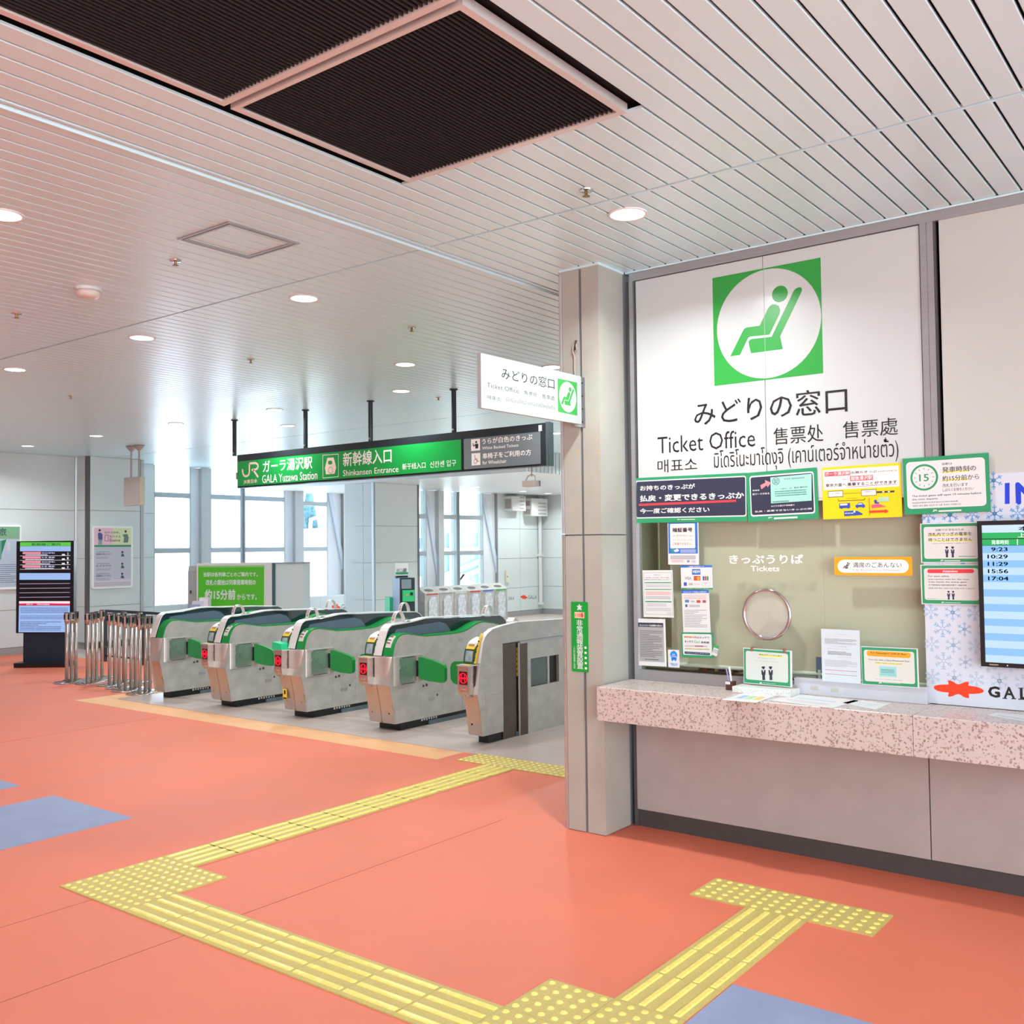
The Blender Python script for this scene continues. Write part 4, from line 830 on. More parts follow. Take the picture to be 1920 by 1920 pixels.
# ================================================================== NOTICES on the ticket window and wall
def wq(x0, x1, z0, z1, y):
    out = []
    for X_, z in ((x0, z1), (x1, z1), (x1, z0), (x0, z0)):
        d = V3((X_, y, z-CH)); k = d.dot(Fw); out.append((960+FPX*d.dot(Rt)/k, 960-FPX*d.dot(Up)/k))
    return out
A2, B2, C2, D2, E2, F2, G2_ = (1180, 870, 8), (1390, 840, 6.1935), (1180, 1050, 8.7294), (1330, 1180, 8.3478), (1530, 1160, 8.3478), (1680, 840, 6.192), (1720, 1130, 8.35)
WH = PAPER; NV = ink('#33364a', .35); GB = mat('notice_green', '#2f9464', .3); TX = ink('#3a3a3c'); RED = ink('#e04048'); LG = ink('#8b8f92'); BL = ink('#2f6fc4'); TQ = ink('#9fd6c6'); YL = ink('#f0e04a')
yP = Y-.0005
def mini_logo(P, a, b, m=WH):  # small railway mark and line at the foot of a notice
    x0, y0 = a; x1, y1 = b; h = (y1-y0); P.text((x0, y0), (x0+(x1-x0)*.18, y1), 'JR', m, .05); P.rect((x0+(x1-x0)*.21, y0+h*.35), (x1, y0+h*.7), m, 'fine_print')
n1 = Print('notice', 'dark notice in a green frame with a red underline above the ticket window', 'notice', [(50, 215), (1758, 130), (1772, 860), (60, 885)], A2, 'y', yP, base=GB, thick=.0015)
n1.frac(.028, .06, .995, .90, WH, 'white_frame', .012).up().frac(.036, .085, .988, .875, NV, 'dark_field', .010).up()
n1.text((160, 328), (985, 372), 'お持ちのきっぷが', WH, .035).text((160, 470), (1725, 520), '払戻・変更できるきっぷか', WH, .04).text((160, 668), (1205, 722), '今一度ご確認ください', WH, .035)
n1.up().poly([(145, 598), (1600, 535), (1605, 568), (148, 630)], RED, 'underline').up().text((160, 470), (1725, 520), '払戻・変更できるきっぷか', WH, .04); mini_logo(n1, (720, 822), (990, 842)); n1.done()
n2 = Print('notice', 'green framed notice showing a pale green ticket and a pink arrow', 'notice', [(60, 288), (872, 228), (905, 818), (78, 862)], B2, 'y', Y-.004, base=GB, thick=.0015)
n2.frac(.045, .07, .955, .895, WH, 'white_frame', .014).up().frac(.06, .10, .94, .865, NV, 'dark_field', .012).up()
n2.poly([(342, 340), (815, 300), (820, 608), (350, 642)], TQ, 'ticket_picture').poly([(225, 430), (285, 400), (278, 370), (350, 400), (310, 455), (300, 430), (238, 476)], ink('#f28a90'), 'pink_arrow').up()
n2.disc((407, 383), 44, ink('#2d5f74'), 'ticket_seal', ri=38).text((378, 360), (436, 412), '契', ink('#2d5f74')).text((500, 352), (735, 352), '乗車券 新幹線特定特', ink('#2f6a5c')).text((395, 470), (530, 475), 'ガーラ湯沢', ink('#2f6a5c')).text((565, 462), (590, 466), '―', ink('#2f6a5c')).text((615, 452), (768, 456), '東京 都区内', ink('#20493f'), .02)
n2.lines((395, 495), (760, 545), 3, ink('#4a8a7c')).lines((365, 610), (560, 628), 1, ink('#4a8a7c'))
n2.text((132, 485), (215, 495), '乗車券', WH, .03).text((132, 525), (332, 535), '㊋マークがある'.replace('㊋', '契'), WH, .03).text((350, 665), (625, 668), 'みどりの窓口や券売機で', WH, .03).text((160, 728), (822, 712), '払戻・変更できないきっぷの例', WH, .035); mini_logo(n2, (310, 802), (660, 818)); n2.done()
n3 = Print('notice', 'yellow notice with red boxed station names, a bus, a taxi and train pictures', 'notice', [(950, 228), (1850, 172), (1872, 798), (938, 832)], B2, 'y', yP, base=ink('#f2cf1c', .3), thick=.0015)
n3.rect((962, 255), (1835, 440), ink('#f3ece4'), 'white_field').up()
n3.rect((980, 278), (1275, 312), ink('#e4525c'), 'red_box').rect((1270, 322), (1535, 366), ink('#e4525c'), 'red_box').up()
n3.text((986, 282), (1270, 305), 'ガーラ湯沢駅', WH, .03).text((1283, 268), (1580, 282), '出発のきっぷ', TX, .02).text((1592, 262), (1810, 265), 'をお持ちのお客さま', TX, .01).text((1183, 355), (1258, 366), '途中の', TX).text((1278, 325), (1528, 360), '越後湯沢駅', WH, .03).text((1545, 338), (1590, 345), 'から', TX)
n3.text((986, 412), (1225, 438), '東京方面へ', TX, .02).text((1238, 398), (1810, 408), '乗車することができます', TX, .03).stroke([(1230, 448), (1812, 415)], 5, ink('#c4504c'), 'underline', False)
n3.rect((1010, 497), (1185, 562), TX, 'station_box').rect((1395, 480), (1572, 545), TX, 'station_box').up().rect((1015, 503), (1180, 556), WH, 'station_box').rect((1400, 486), (1567, 540), WH, 'station_box').up()
n3.text((1050, 518), (1145, 524), 'ガーラ湯沢', TX).text((1438, 500), (1520, 504), '越後湯沢', TX).stroke([(1190, 524), (1392, 516)], 4, TX, 'route_line', False).stroke([(1575, 508), (1780, 498)], 20, TX, 'track', False).up().stroke([(1640, 505), (1665, 504)], 14, WH, 'track', False).stroke([(1705, 502), (1730, 501)], 14, WH, 'track', False)
n3.stroke([(1125, 585), (1130, 610), (1430, 598), (1438, 570)], 6, TX, 'bracket', False).text((1215, 578), (1355, 580), '上野新幹線利用'.replace('上野', '上越'), TX)
BU = ink('#2c4ea8')
n3.rect((1135, 640), (1262, 692), BU, 'bus').up().rect((1145, 645), (1232, 662), WH, 'bus').disc((1163, 694), 11, BU, 'bus').disc((1240, 690), 11, BU, 'bus').poly([(1325, 685), (1325, 662), (1345, 655), (1360, 632), (1408, 630), (1422, 652), (1438, 660), (1438, 682)], BU, 'taxi').up().poly([(1352, 655), (1363, 640), (1402, 638), (1410, 652)], WH, 'taxi').disc((1347, 687), 9, BU, 'taxi').disc((1415, 684), 9, BU, 'taxi')
n3.poly([(1190, 732), (1290, 725), (1350, 728), (1410, 762), (1400, 775), (1190, 792)], BU, 'train').up().disc((1312, 738), 12, WH, 'train').text((1198, 750), (1300, 762), '新幹線', WH, .03)
n3.stroke([(1487, 575), (1490, 780)], 6, ink('#d8402a'), 'red_line', False).stroke([(1492, 738), (1670, 730)], 26, ink('#e0402e'), 'red_arrow', False).poly([(1668, 705), (1716, 729), (1670, 757)], ink('#e0402e'), 'red_arrow').poly([(1515, 655), (1600, 645), (1688, 676), (1515, 695)], ink('#e2587e'), 'pink_train').disc((1560, 612), 16, BU, 'passenger').poly([(1542, 640), (1560, 622), (1605, 628), (1600, 642)], BU, 'passenger').poly([(1592, 570), (1715, 560), (1718, 615), (1592, 622)], ink('#a9cdb0'), 'ticket_picture').done()
n4 = Print('notice', 'green framed notice with a round clock face reading 15', 'notice', [(88, 126), (1084, 52), (1095, 738), (88, 775)], F2, 'y', Y-.014, base=GB, thick=.0015)
n4.frac(.04, .07, .955, .90, WH, 'white_field', .02).up()
n4.disc((330, 340), 156, GB, 'clock', ri=132, n=48)
for k in range(12):
    a = k*math.pi/6; n4.stroke([(330+math.cos(a)*112*1.04, 340-math.cos(a)*112*.055+math.sin(a)*108), (330+math.cos(a)*92*1.04, 340-math.cos(a)*92*.055+math.sin(a)*88)], 7, GB, 'clock', False)
n4.rect((540, 268), (850, 262), YL, 'highlight') if 0 else n4.poly([(540, 274), (850, 252), (850, 268), (540, 290)], YL, 'highlight').poly([(540, 368), (845, 352), (845, 366), (540, 384)], YL, 'highlight')
n4.up().text((272, 305), (385, 382), '15', GB, .015).text((540, 172), (660, 192), '当駅は', TX).text((540, 220), (935, 262), '発車時刻の', TX, .015).text((540, 322), (968, 362), '約15分前から', TX, .008).text((540, 415), (835, 440), '改札を行います', TX).text((540, 470), (898, 488), 'しばらくお待ちください', TX)
n4.text((182, 548), (988, 538), 'The ticket gates will open 15 minutes before', TX, .01).text((182, 588), (485, 600), 'the train departs.', TX, .01).text((182, 632), (712, 622), '车站的检票闸口在发车前约15分钟开始检票', TX, .01).text((182, 664), (748, 660), '개찰은 열차 출발 시간의 약 15분 전부터 시작합니다', TX); mini_logo(n4, (415, 715), (750, 740)); n4.done()
def people(P, c, h, m=NV):
    for dx in (-.28, .28):
        x, y = c[0]+dx*h, c[1]; P.disc((x, y-h*.42), h*.10, m, 'figure'); P.poly([(x-h*.16, y-h*.46), (x-h*.12, y-h*.54), (x+h*.12, y-h*.54), (x+h*.16, y-h*.46)], m, 'figure')
        P.poly([(x-h*.17, y-h*.26), (x+h*.17, y-h*.26), (x+h*.15, y+h*.10), (x+h*.10, y+h*.12), (x+h*.11, y+h*.5), (x-h*.11, y+h*.5), (x-h*.10, y+h*.12), (x-h*.15, y+h*.10)], m, 'figure')
        P.up().poly([(x-h*.05, y-h*.26), (x+h*.05, y-h*.26), (x, y-h*.06)], WH, 'figure')
n5 = Print('notice', 'green framed notice with highlighted words and two uniformed figures, above the red one', 'notice', [(282, 872), (975, 866), (975, 1325), (290, 1338)], F2, 'y', Y-.006, base=WH, thick=.0012)
n5.frac(.02, .02, 1, .98, GB, 'green_frame').up().frac(.06, .09, .97, .90, ink('#d6d4cf'), 'white_field', .012).up()
n5.poly([(380, 1012), (860, 1006), (860, 1020), (380, 1026)], YL, 'highlight').poly([(380, 1074), (890, 1068), (890, 1082), (380, 1088)], YL, 'highlight').up()
n5.text((468, 938), (800, 960), '当駅では 安全のため', TX, .005).text((380, 982), (885, 1018), '改札内でつぎの電車を', TX, .012).text((380, 1045), (890, 1080), '待つことはできません', TX, .012).text((432, 1105), (840, 1112), 'おそれいりますが 改札の外 で お待ちください', TX); people(n5, (632, 1210), 120); n5.lines((735, 1248), (925, 1262), 1, LG); mini_logo(n5, (520, 1298), (750, 1318)); n5.done()
n6 = Print('notice', 'green framed notice headed by a red bar reading Attention', 'notice', [(288, 1352), (980, 1355), (980, 1822), (292, 1815)], F2, 'y', Y-.006, base=WH, thick=.0012)
n6.frac(.02, .02, 1, .98, GB, 'green_frame').up().frac(.06, .09, .97, .89, ink('#d6d4cf'), 'white_field', .012).up().rect((370, 1405), (915, 1455), RED, 'red_bar', .018).up()
n6.text((548, 1416), (725, 1445), 'Attention', WH, .03).text((380, 1478), (632, 1502), 'For your safety.', TX, .006).text((380, 1515), (855, 1538), 'you cannot wait for the next', TX, .006).text((380, 1546), (832, 1570), 'train inside the ticket gate.', TX, .006).text((380, 1582), (822, 1604), '为了您的安全,不能在闸机内等下一班新干线', TX, .012).text((380, 1620), (915, 1640), '안전을 위해 개찰구 내에서 다음 기차를 기다릴 수 없습니다', TX); people(n6, (640, 1712), 95); n6.lines((355, 1745), (475, 1755), 1, LG); mini_logo(n6, (525, 1785), (750, 1805)); n6.done()
n7 = Print('notice', 'blue bordered notice with a pink field about personal code numbers', 'notice', [(575, 885), (1035, 880), (1048, 1508), (585, 1512)], A2, 'y', yP, base=WH, thick=.0012)
n7.frac(.02, .0, .97, .735, BL, 'blue_field').up().rect((612, 898), (992, 1262), ink('#f6dcd6'), 'pink_field', .006).up()
n7.text((652, 955), (950, 1020), '暗証番号', TX, .05).text((652, 1058), (895, 1090), '入力がない', TX).text((905, 1072), (955, 1086), '場合', TX).text((655, 1128), (945, 1148), 'クレジットカードは', ink('#d8707a'), .01).text((652, 1178), (945, 1215), 'ご利用できません。', TX, .005).disc((650, 1300), 26, ink('#2f9a78'), 'hand_picture').poly([(668, 1295), (720, 1272), (752, 1290), (740, 1312), (690, 1322)], WH, 'hand_picture').lines((770, 1280), (1000, 1330), 3, WH).lines((620, 1370), (1000, 1428), 4, LG).lines((638, 1440), (815, 1475), 3, ink('#dd9aa0')).poly([(868, 1442), (912, 1442), (905, 1475), (875, 1475)], ink('#7a8fae'), 'picture').lines((940, 1445), (1000, 1478), 2, ink('#9aa8be')); n7.done()
n8 = Print('notice', 'white card showing payment card logos, blue strip on top', 'notice', [(840, 90), (1355, 88), (1368, 478), (852, 480)], C2, 'y', yP, base=WH, thick=.0012)
n8.frac(0, 0, 1, .085, BL, 'blue_strip').frac(.01, .94, 1, 1, ink('#2f9a5c'), 'green_strip').rect((1028, 150), (1170, 240), ink('#2a6ab4'), 'card_logo').rect((1060, 262), (1170, 335), ink('#c4341e'), 'card_logo').rect((893, 366), (945, 424), ink('#3a56a8'), 'card_logo').up()
n8.text((962, 96), (1225, 120), 'ご利用できるカード', WH, .03).text((1035, 168), (1165, 215), 'VIEW', WH, .05).text((912, 275), (1020, 322), 'VISA', ink('#3a4a7a'), -.002).disc((1098, 300), 32, ink('#e8502a'), 'card_logo').up().disc((1135, 300), 32, ink('#f4a23a'), 'card_logo')
for i_, c_ in enumerate(('#2a5aa8', '#c43a44', '#2f8a50')): n8.rect((1205+33*i_, 265), (1233+33*i_, 335), ink(c_), 'card_logo', .003)
n8.lines((975, 375), (1045, 415), 3, LG).stroke([(1075, 395), (1160, 395)], 4, ink('#c07078'), 'card_logo').stroke([(1190, 372), (1322, 370), (1322, 425), (1190, 425), (1190, 372)], 3, LG, 'card_logo').text((1235, 378), (1275, 395), 'iD', LG); n8.text((900, 462), (1300, 474), 'ご利用いただけます', WH, .02); n8.done()
n9 = Print('notice', 'tall white payment card notice with a blue heading bar', 'notice', [(868, 492), (1310, 490), (1325, 1185), (875, 1182)], C2, 'y', yP, base=WH, thick=.0012)
n9.frac(0, 0, 1, .075, BL, 'blue_strip').rect((918, 648), (985, 692), ink('#4a86b4'), 'card_logo').rect((1108, 655), (1172, 698), ink('#cc4a2e'), 'card_logo').rect((1205, 655), (1262, 698), ink('#a8505c'), 'card_logo').rect((920, 722), (958, 766), ink('#3a6aa8'), 'card_logo').up()
n9.text((898, 508), (1280, 540), 'クレジットカードでお支払いのお客さまへ', WH, .03).lines((895, 565), (1265, 640), 3, ink('#c58a90'), h=.3).text((1012, 662), (1078, 690), 'VISA', ink('#4a5a8a')).lines((990, 728), (1160, 768), 3, LG).lines((898, 805), (1275, 1105), 11, LG, h=.35, seed=4).done()
n10 = Print('notice', 'green framed notice about touching in for the bullet train, below the card notices', 'notice', [(848, 1185), (1370, 1190), (1382, 1610), (862, 1588)], C2, 'y', yP, base=GB, thick=.0012)
n10.frac(.045, .06, .955, .90, WH, 'white_field', .008).up().poly([(905, 1494), (1312, 1520), (1326, 1545), (1308, 1560), (905, 1535)], ink('#2f4a66'), 'blue_bar').up()
n10.text((900, 1244), (1100, 1278), '新幹線の旅', ink('#d8843a'), .04).text((1105, 1250), (1312, 1290), 'はタッチで', ink('#4a6a9a'), .02).text((905, 1315), (1050, 1360), 'タッチで', TX, .02).text((1062, 1318), (1155, 1362), 'Go!', ink('#3a8a4c'), .0).text((1175, 1330), (1310, 1368), '新幹線', TX, .02).lines((908, 1390), (1280, 1430), 2, LG, h=.4).lines((1075, 1395), (1210, 1425), 1, ink('#e06a74'), h=.8).lines((910, 1440), (1310, 1475), 1, ink('#b8a23a'), h=.7).text((930, 1512), (1300, 1540), 'くわしくはこちら >>>', WH, .02).done()
n11 = Print('notice', 'white notice with green bars and red fine print near the pillar', 'notice', [(222, 165), (710, 168), (728, 940), (228, 936)], C2, 'y', yP, base=WH, thick=.0012)
n11.stroke([(238, 206), (695, 208), (712, 892), (252, 885), (238, 206)], 4, GB, 'frame_line', False)
for a_ in ((255, 358, 685, 376), (260, 470, 690, 486), (262, 668, 692, 690)): n11.rect(a_[:2], a_[2:], GB, 'green_bar')
n11.text((410, 234), (508, 252), 'お知らせ', TX).text((275, 278), (662, 296), '窓口が開いていない時は、下記によりお願い', TX, .01).text((252, 310), (664, 328), '乗車券のお求めをお願いいたします', TX, .01).lines((272, 392), (675, 445), 3, LG, h=.35).lines((272, 508), (675, 572), 4, ink('#e07070'), h=.45).lines((272, 585), (675, 640), 3, LG, h=.45).lines((280, 700), (610, 760), 3, LG, h=.35).lines((272, 775), (685, 835), 3, LG, h=.35).lines((615, 848), (685, 885), 2, LG, h=.3).done()
n12 = Print('notice', 'grey sheet with a black heading in a white border, beside the pillar', 'notice', [(112, 955), (592, 968), (608, 1745), (115, 1722)], C2, 'y', Y-.006, base=WH, thick=.0012)
n12.rect((155, 1020), (575, 1672), ink('#a8a6a4'), 'grey_field').up().rect((155, 1020), (560, 1100), NV, 'black_heading').up().text((175, 1048), (545, 1090), 'クレジットカード払戻期限のお知らせ', WH, .04).lines((175, 1140), (545, 1600), 16, ink('#5c5a5a'), h=.35, seed=9).text((250, 1612), (482, 1640), '東日本旅客鉄道', TX, .02).done()
n13 = Print('sticker', 'small white sticker with a blue rosette beside the grey sheet', 'sticker', [(638, 1465), (822, 1475), (820, 1765), (632, 1752)], C2, 'y', Y-.006, base=WH, thick=.001, rc=.006)
n13.disc((730, 1552), 66, ink('#2f86dc'), 'rosette', n=18).poly([(680, 1605), (700, 1660), (730, 1630), (762, 1660), (782, 1605)], ink('#2f86dc'), 'rosette').up().text((688, 1530), (772, 1590), 'Safe\nTravels', WH, .03).text((668, 1680), (795, 1735), '感染予防\n実施中', ink('#5a9ae0'), .02).done()
n14 = Print('sticker', 'small tilted green and white card clipped beside the touch-in notice', 'sticker', [(1395, 1385), (1475, 1408), (1425, 1580), (1350, 1545)], C2, 'y', Y-.010, base=WH, thick=.001, rc=.004)
n14.frac(0, 0, 1, .28, ink('#3fa058'), 'green_top').lines((1385, 1450), (1440, 1540), 4, LG).done()
n15 = Print('notice', 'white printed sheet with red ruled lines standing on the window ledge', 'notice', [(82, 155), (692, 185), (695, 1020), (95, 978)], E2, 'y', Y-.054, base=mat('sheet_blueish', '#ccd5da', .4), thick=.0012)
n15.text((290, 238), (475, 252), 'ご案内', TX).text((148, 262), (620, 288), '乗車券類の取扱時間と払いもどし期間の変更について', TX, .015).lines((140, 305), (635, 420), 6, TX, h=.3, seed=3).text((280, 432), (485, 450), 'ガーラ湯沢駅', TX, .02).lines((185, 465), (555, 490), 1, RED, h=.5).lines((185, 505), (555, 585), 4, TX, h=.4, seed=5).lines((340, 605), (560, 615), 1, RED, h=.8).lines((140, 640), (645, 780), 7, LG, h=.3, seed=6).stroke([(145, 798), (635, 834)], 6, ink('#c0485c'), 'red_rule', False).stroke([(145, 862), (635, 898)], 6, ink('#c0485c'), 'red_rule', False).lines((230, 830), (600, 860), 2, LG, h=.3).done()
n16 = Print('notice', 'green framed notice with an orange heading for pass holders on the ledge', 'notice', [(712, 428), (1600, 470), (1612, 1085), (715, 1030)], E2, 'y', Y-.054, base=WH, thick=.0012)
n16.frac(.008, .02, .975, .98, GB, 'green_frame').up().frac(.05, .09, .935, .905, ink('#d6d4cb'), 'white_field', .012).up().poly([(830, 498), (1470, 533), (1492, 560), (1482, 605), (1450, 618), (830, 582), (803, 560), (805, 515)], ink('#f2a226'), 'orange_bar').poly([(930, 682), (1360, 706), (1360, 722), (930, 698)], YL, 'highlight').rect((995, 740), (1265, 915), ink('#9cd0cc'), 'ticket_picture').up()
n16.text((862, 518), (1425, 578), 'For Passengers with JR Pass', ink('#5a4a1a'), .02).text((905, 572), (1410, 602), 'JR PASS HOLDERS', ink('#8a6a1a'), 0).text((825, 622), (1470, 680), 'You can take a Non-Reserved Seat', TX).text((930, 682), (1358, 715), 'only with your pass.', TX, .03).lines((1020, 780), (1230, 860), 3, ink('#5a9a98')).rect((1000, 865), (1260, 885), ink('#6ab0b4'), 'ticket_band').text((930, 935), (1365, 970), 'No need to make a reservation.', TX); mini_logo(n16, (975, 990), (1320, 1022)); n16.done()
I2 = (1520, 840, 3.84)
n17 = Print('notice', 'long orange sign with a white pill about fully booked trains', 'notice', [(172, 785), (732, 785), (732, 918), (172, 916)], I2, 'y', yP, base=ink('#f2a21e', .3), thick=.002)
n17.rect((195, 804), (708, 900), ink('#f1efe8'), 'white_pill', .045).up()
T17 = mapper(SEAT['sq'], ((222, 808), (300, 808), (300, 888), (222, 888))); seat_icon(n17, T17, figure=TX, square=False)
n17.text((308, 822), (658, 862), '満席のごあんない', TX, .008).text((308, 872), (652, 890), 'Fully Booked Trains Information', LG).done()
# words on the glass, they throw a shadow on the blind
H4 = (1180, 840, 4)
gl = Print('window_lettering', 'white ticket lettering stuck on the glass of the ticket window', 'lettering', [(748, 795), (1308, 795), (1308, 930), (748, 930)], H4, 'y', Y+.0038, thick=.0002)
gl.text((750, 800), (1305, 868), 'きっぷうりば', ink('#ffffff'), .02).text((915, 884), (1130, 924), 'Tickets', ink('#ffffff'), .012).done()
# round speaking grille
gc = by(1438, 1152, Y-.004); gr = (by(1438, 1106, Y).z-by(1438, 1199, Y).z)/2
t = Thing('speaking_grille', 'round chrome speaking grille with fine mesh set in the ticket window', 'speaking grille', gc)
cp = [(gc.x+gr*math.cos(a), Y-.008, gc.z+gr*math.sin(a)) for a in [2*math.pi*i/48 for i in range(49)]]
tor = MB(); nm_, nn2 = 56, 12
for i in range(nm_):
    for j in range(nn2):
        a, b_ = 2*math.pi*i/nm_, 2*math.pi*j/nn2; rr_ = gr-.004+.011*math.cos(b_); tor.v.append((gc.x+rr_*math.cos(a), Y-.010+.009*math.sin(b_), gc.z+rr_*math.sin(a)))
for i in range(nm_):
    for j in range(nn2): tor.f.append((i*nn2+j, ((i+1) % nm_)*nn2+j, ((i+1) % nm_)*nn2+(j+1) % nn2, i*nn2+(j+1) % nn2)); tor.mi.append(0)
t.part('chrome_ring', tor, mat('ring_chrome', '#d5d2d6', .1, metal=1), smooth=True); b = MB(); n_ = 60
for i in range(1, n_):
    o_ = -gr+2*gr*i/n_; h_ = math.sqrt(max(0, gr*gr-o_*o_))
    b.tube((gc.x+o_, Y-.002, gc.z-h_), (gc.x+o_, Y-.002, gc.z+h_), .0007, 4, cap=False).tube((gc.x-h_, Y-.001, gc.z+o_), (gc.x+h_, Y-.001, gc.z+o_), .0007, 4, cap=False)
t.part('wire_mesh', b, mat('mesh_wire', '#d8cfc6', .5), kind='stuff')
# standing absent notice on its stone block
p0, p1 = by(1374, 1299, Y-.20), by(1484, 1303, Y-.20)
t = Thing('stone_block', 'pale speckled stone block lying on the counter under the standing notice', 'block', (-2.35, Y-.13, .905))
xa_, xb2 = by(1373, 1296, Y-.19).x, by(1482, 1300, Y-.19).x
t.part('slab', MB().prism([(Y-.19, .906), (Y-.19, .936), (Y-.187, .939), (Y-.055, .939), (Y-.055, .906)], YZ, xa_, xb2), terrazzo('pale_stone', '#dfe0dc', '#b9bcb8', '#c9cbc6', 120, .3, .42))
n18 = Print('standing_notice', 'green framed standing notice with two bowing staff figures on the stone block', 'notice', [(540, 285), (1318, 340), (1280, 905), (545, 838)], D2, 'y', Y-.085, base=WH, thick=.006)
n18.frac(.01, .02, .965, .98, GB, 'green_frame').up().frac(.05, .08, .925, .885, ink('#cdd3cb'), 'white_field', .012).up().poly([(785, 395), (1165, 425), (1165, 447), (785, 415)], YL, 'highlight').up()
n18.text((655, 392), (775, 402), 'ただいま', TX).text((790, 385), (1160, 432), '席をはずしております', TX, .02).text((775, 445), (1045, 475), '申し訳ございません', TX).text((725, 488), (1090, 525), '今しばらく お待ちください', TX).text((715, 540), (1100, 570), 'Sorry, Please wait for a moment.', TX); people(n18, (910, 695), 200); mini_logo(n18, (785, 822), (1040, 862)); n18.done()
n18.t.part('clip', MB().box(by(1410, 1216, Y-.09).x-.008, by(1410, 1216, Y-.09).x+.008, Y-.094, Y-.083, by(1410, 1221, Y-.09).z, by(1410, 1213, Y-.09).z).box(by(1471, 1220, Y-.09).x-.008, by(1471, 1220, Y-.09).x+.008, Y-.094, Y-.083, by(1471, 1224, Y-.09).z, by(1471, 1216, Y-.09).z), CHROME)
# pen stand
q = by(1371, 1290, Y-.10); t = Thing('pen_stand', 'small dark wooden pen stand holding two pens on the counter', 'pen stand', (q.x, Y-.10, .905))
t.part('cup', MB().box(q.x-.022, q.x+.022, Y-.125, Y-.08, .905, .955), mat('dark_wood', '#5a3328', .5, noise=.2)); t.part('paper_band', MB().box(q.x-.023, q.x+.006, Y-.1265, Y-.1255, .938, .954), PAPER)
t.part('white_pen', MB().tube((q.x+.002, Y-.10, .95), (q.x-.010, Y-.10, 1.035), .006, 8), WHITE); t.part('violet_pen', MB().tube((q.x-.01, Y-.105, .95), (q.x-.03, Y-.10, 1.03), .004, 8), ink('#8f8cc4'))
t = Thing('folder_stand', 'blue folder stand behind the glass beside the white printed sheet', 'folder', (by(1537, 1240, Y+.1).x, Y+.1, .97)); q = t.loc; t.part('folder', MB().box(q.x-.014, q.x+.02, Y+.08, Y+.12, .942, 1.10), ink('#5a7294')); t.part('label_tab', MB().box(q.x-.004, q.x+.012, Y+.078, Y+.0795, .97, 1.03), PAPER)
# leaflets lying on the counter
for (pts, lb, cols) in ((((1352, 1312), (1398, 1299), (1455, 1304), (1418, 1318)), 'leaflet with blue, green and orange blocks lying on the counter', ('#9fb6e0', '#a9cf96', '#f0c25c')),
                        (((1440, 1313), (1500, 1302), (1612, 1314), (1560, 1328)), 'white leaflet with faint pink and blue lines in the middle of the counter', ('#d8c2d8', '#bcd4e0')),
                        (((1580, 1318), (1605, 1312), (1668, 1320), (1640, 1331)), 'white leaflet with pale teal lines next to the ledge end', ('#b6dadb', '#d4c9d6')),
                        (((1850, 1341), (1868, 1336), (1960, 1345), (1950, 1358)), 'small white printed sheet on the counter under the television', ('#a9adb2',))):
    P4 = [bz(u, v, .9052) for u, v in pts]; c = sum(P4, V3())/4; P4 = [V3((p.x, min(p.y, Y-.06), p.z)) for p in P4]
    t = Thing('leaflet', lb, 'leaflet', c); up_ = V3((0, 0, .001)); t.part('sheet', MB().add(P4+[p+up_ for p in P4], [(0, 1, 2, 3), (7, 6, 5, 4), (0, 4, 5, 1), (1, 5, 6, 2), (2, 6, 7, 3), (3, 7, 4, 0)]), PAPER)
    for k, cc in enumerate(cols):
        u0, u1 = (.2+.25*k, .38+.25*k) if len(cols) == 3 else (.15, .8); v0, v1 = (.3, .7) if len(cols) == 3 else (.25+.3*k, .35+.3*k)
        Q_ = [P4[0]*(1-u)*(1-v)+P4[3]*u*(1-v)+P4[2]*u*v+P4[1]*(1-u)*v+up_*1.3 for u, v in ((u0, v0), (u1, v0), (u1, v1), (u0, v1))]; t.part('colour_block', MB().add(Q_, [(0, 1, 2, 3)]), ink(cc))
# snowflake panel ----------------------------------------------------
sx0 = by(1733, 1100, Y-.001).x; ztop = by(1900, 886, Y).z
sp = Print('snowflake_board', 'pale snowflake patterned panel with a red star logo beside the ticket window', 'wall panel', wq(sx0, 1.6, .908, ztop, Y-.0005), (0, 0, 1), 'y', Y-.0005, base=mat('panel_ice', '#cfd3de', .3), thick=.002)
SF = [ink('#5f9bd0', .31), ink('#7fabd2', .32), ink('#9dbcd8', .33), ink('#b0c2d6', .34)]
def flake(P, X_, Z_, r, m, kind):
    B = P.mb(m, 'snowflakes'); o = P.off_same()
    for k in range(6):
        a = math.pi/6+k*math.pi/3 if 1 else 0; a = math.pi/2+k*math.pi/3; d = V3((math.cos(a), 0, math.sin(a))); C0 = V3((X_, Y-.0005, Z_))+V3((0, o.y, 0))
        def bar(s0, s1, w_=.0022, ang=0, base=0):
            c = C0+V3((0, -.00002*(k+1+(6 if base else 0)), 0))
            e = V3((math.cos(a+ang), 0, math.sin(a+ang))); n = V3((-e.z, 0, e.x))*w_; p = c+d*base+e*s0; q_ = c+d*base+e*s1; B.add([p-n, q_-n, q_+n, p+n], [(0, 1, 2, 3)])
        bar(r*.12, r)
        for f_ in ((.55, .8) if kind == 0 else (.62,)):
            bar(0, r*.28, ang=.9, base=r*f_); bar(0, r*.28, ang=-.9, base=r*f_)
        if kind: bar(0, r*.22, .005)
zz = ztop-.035; row = 0
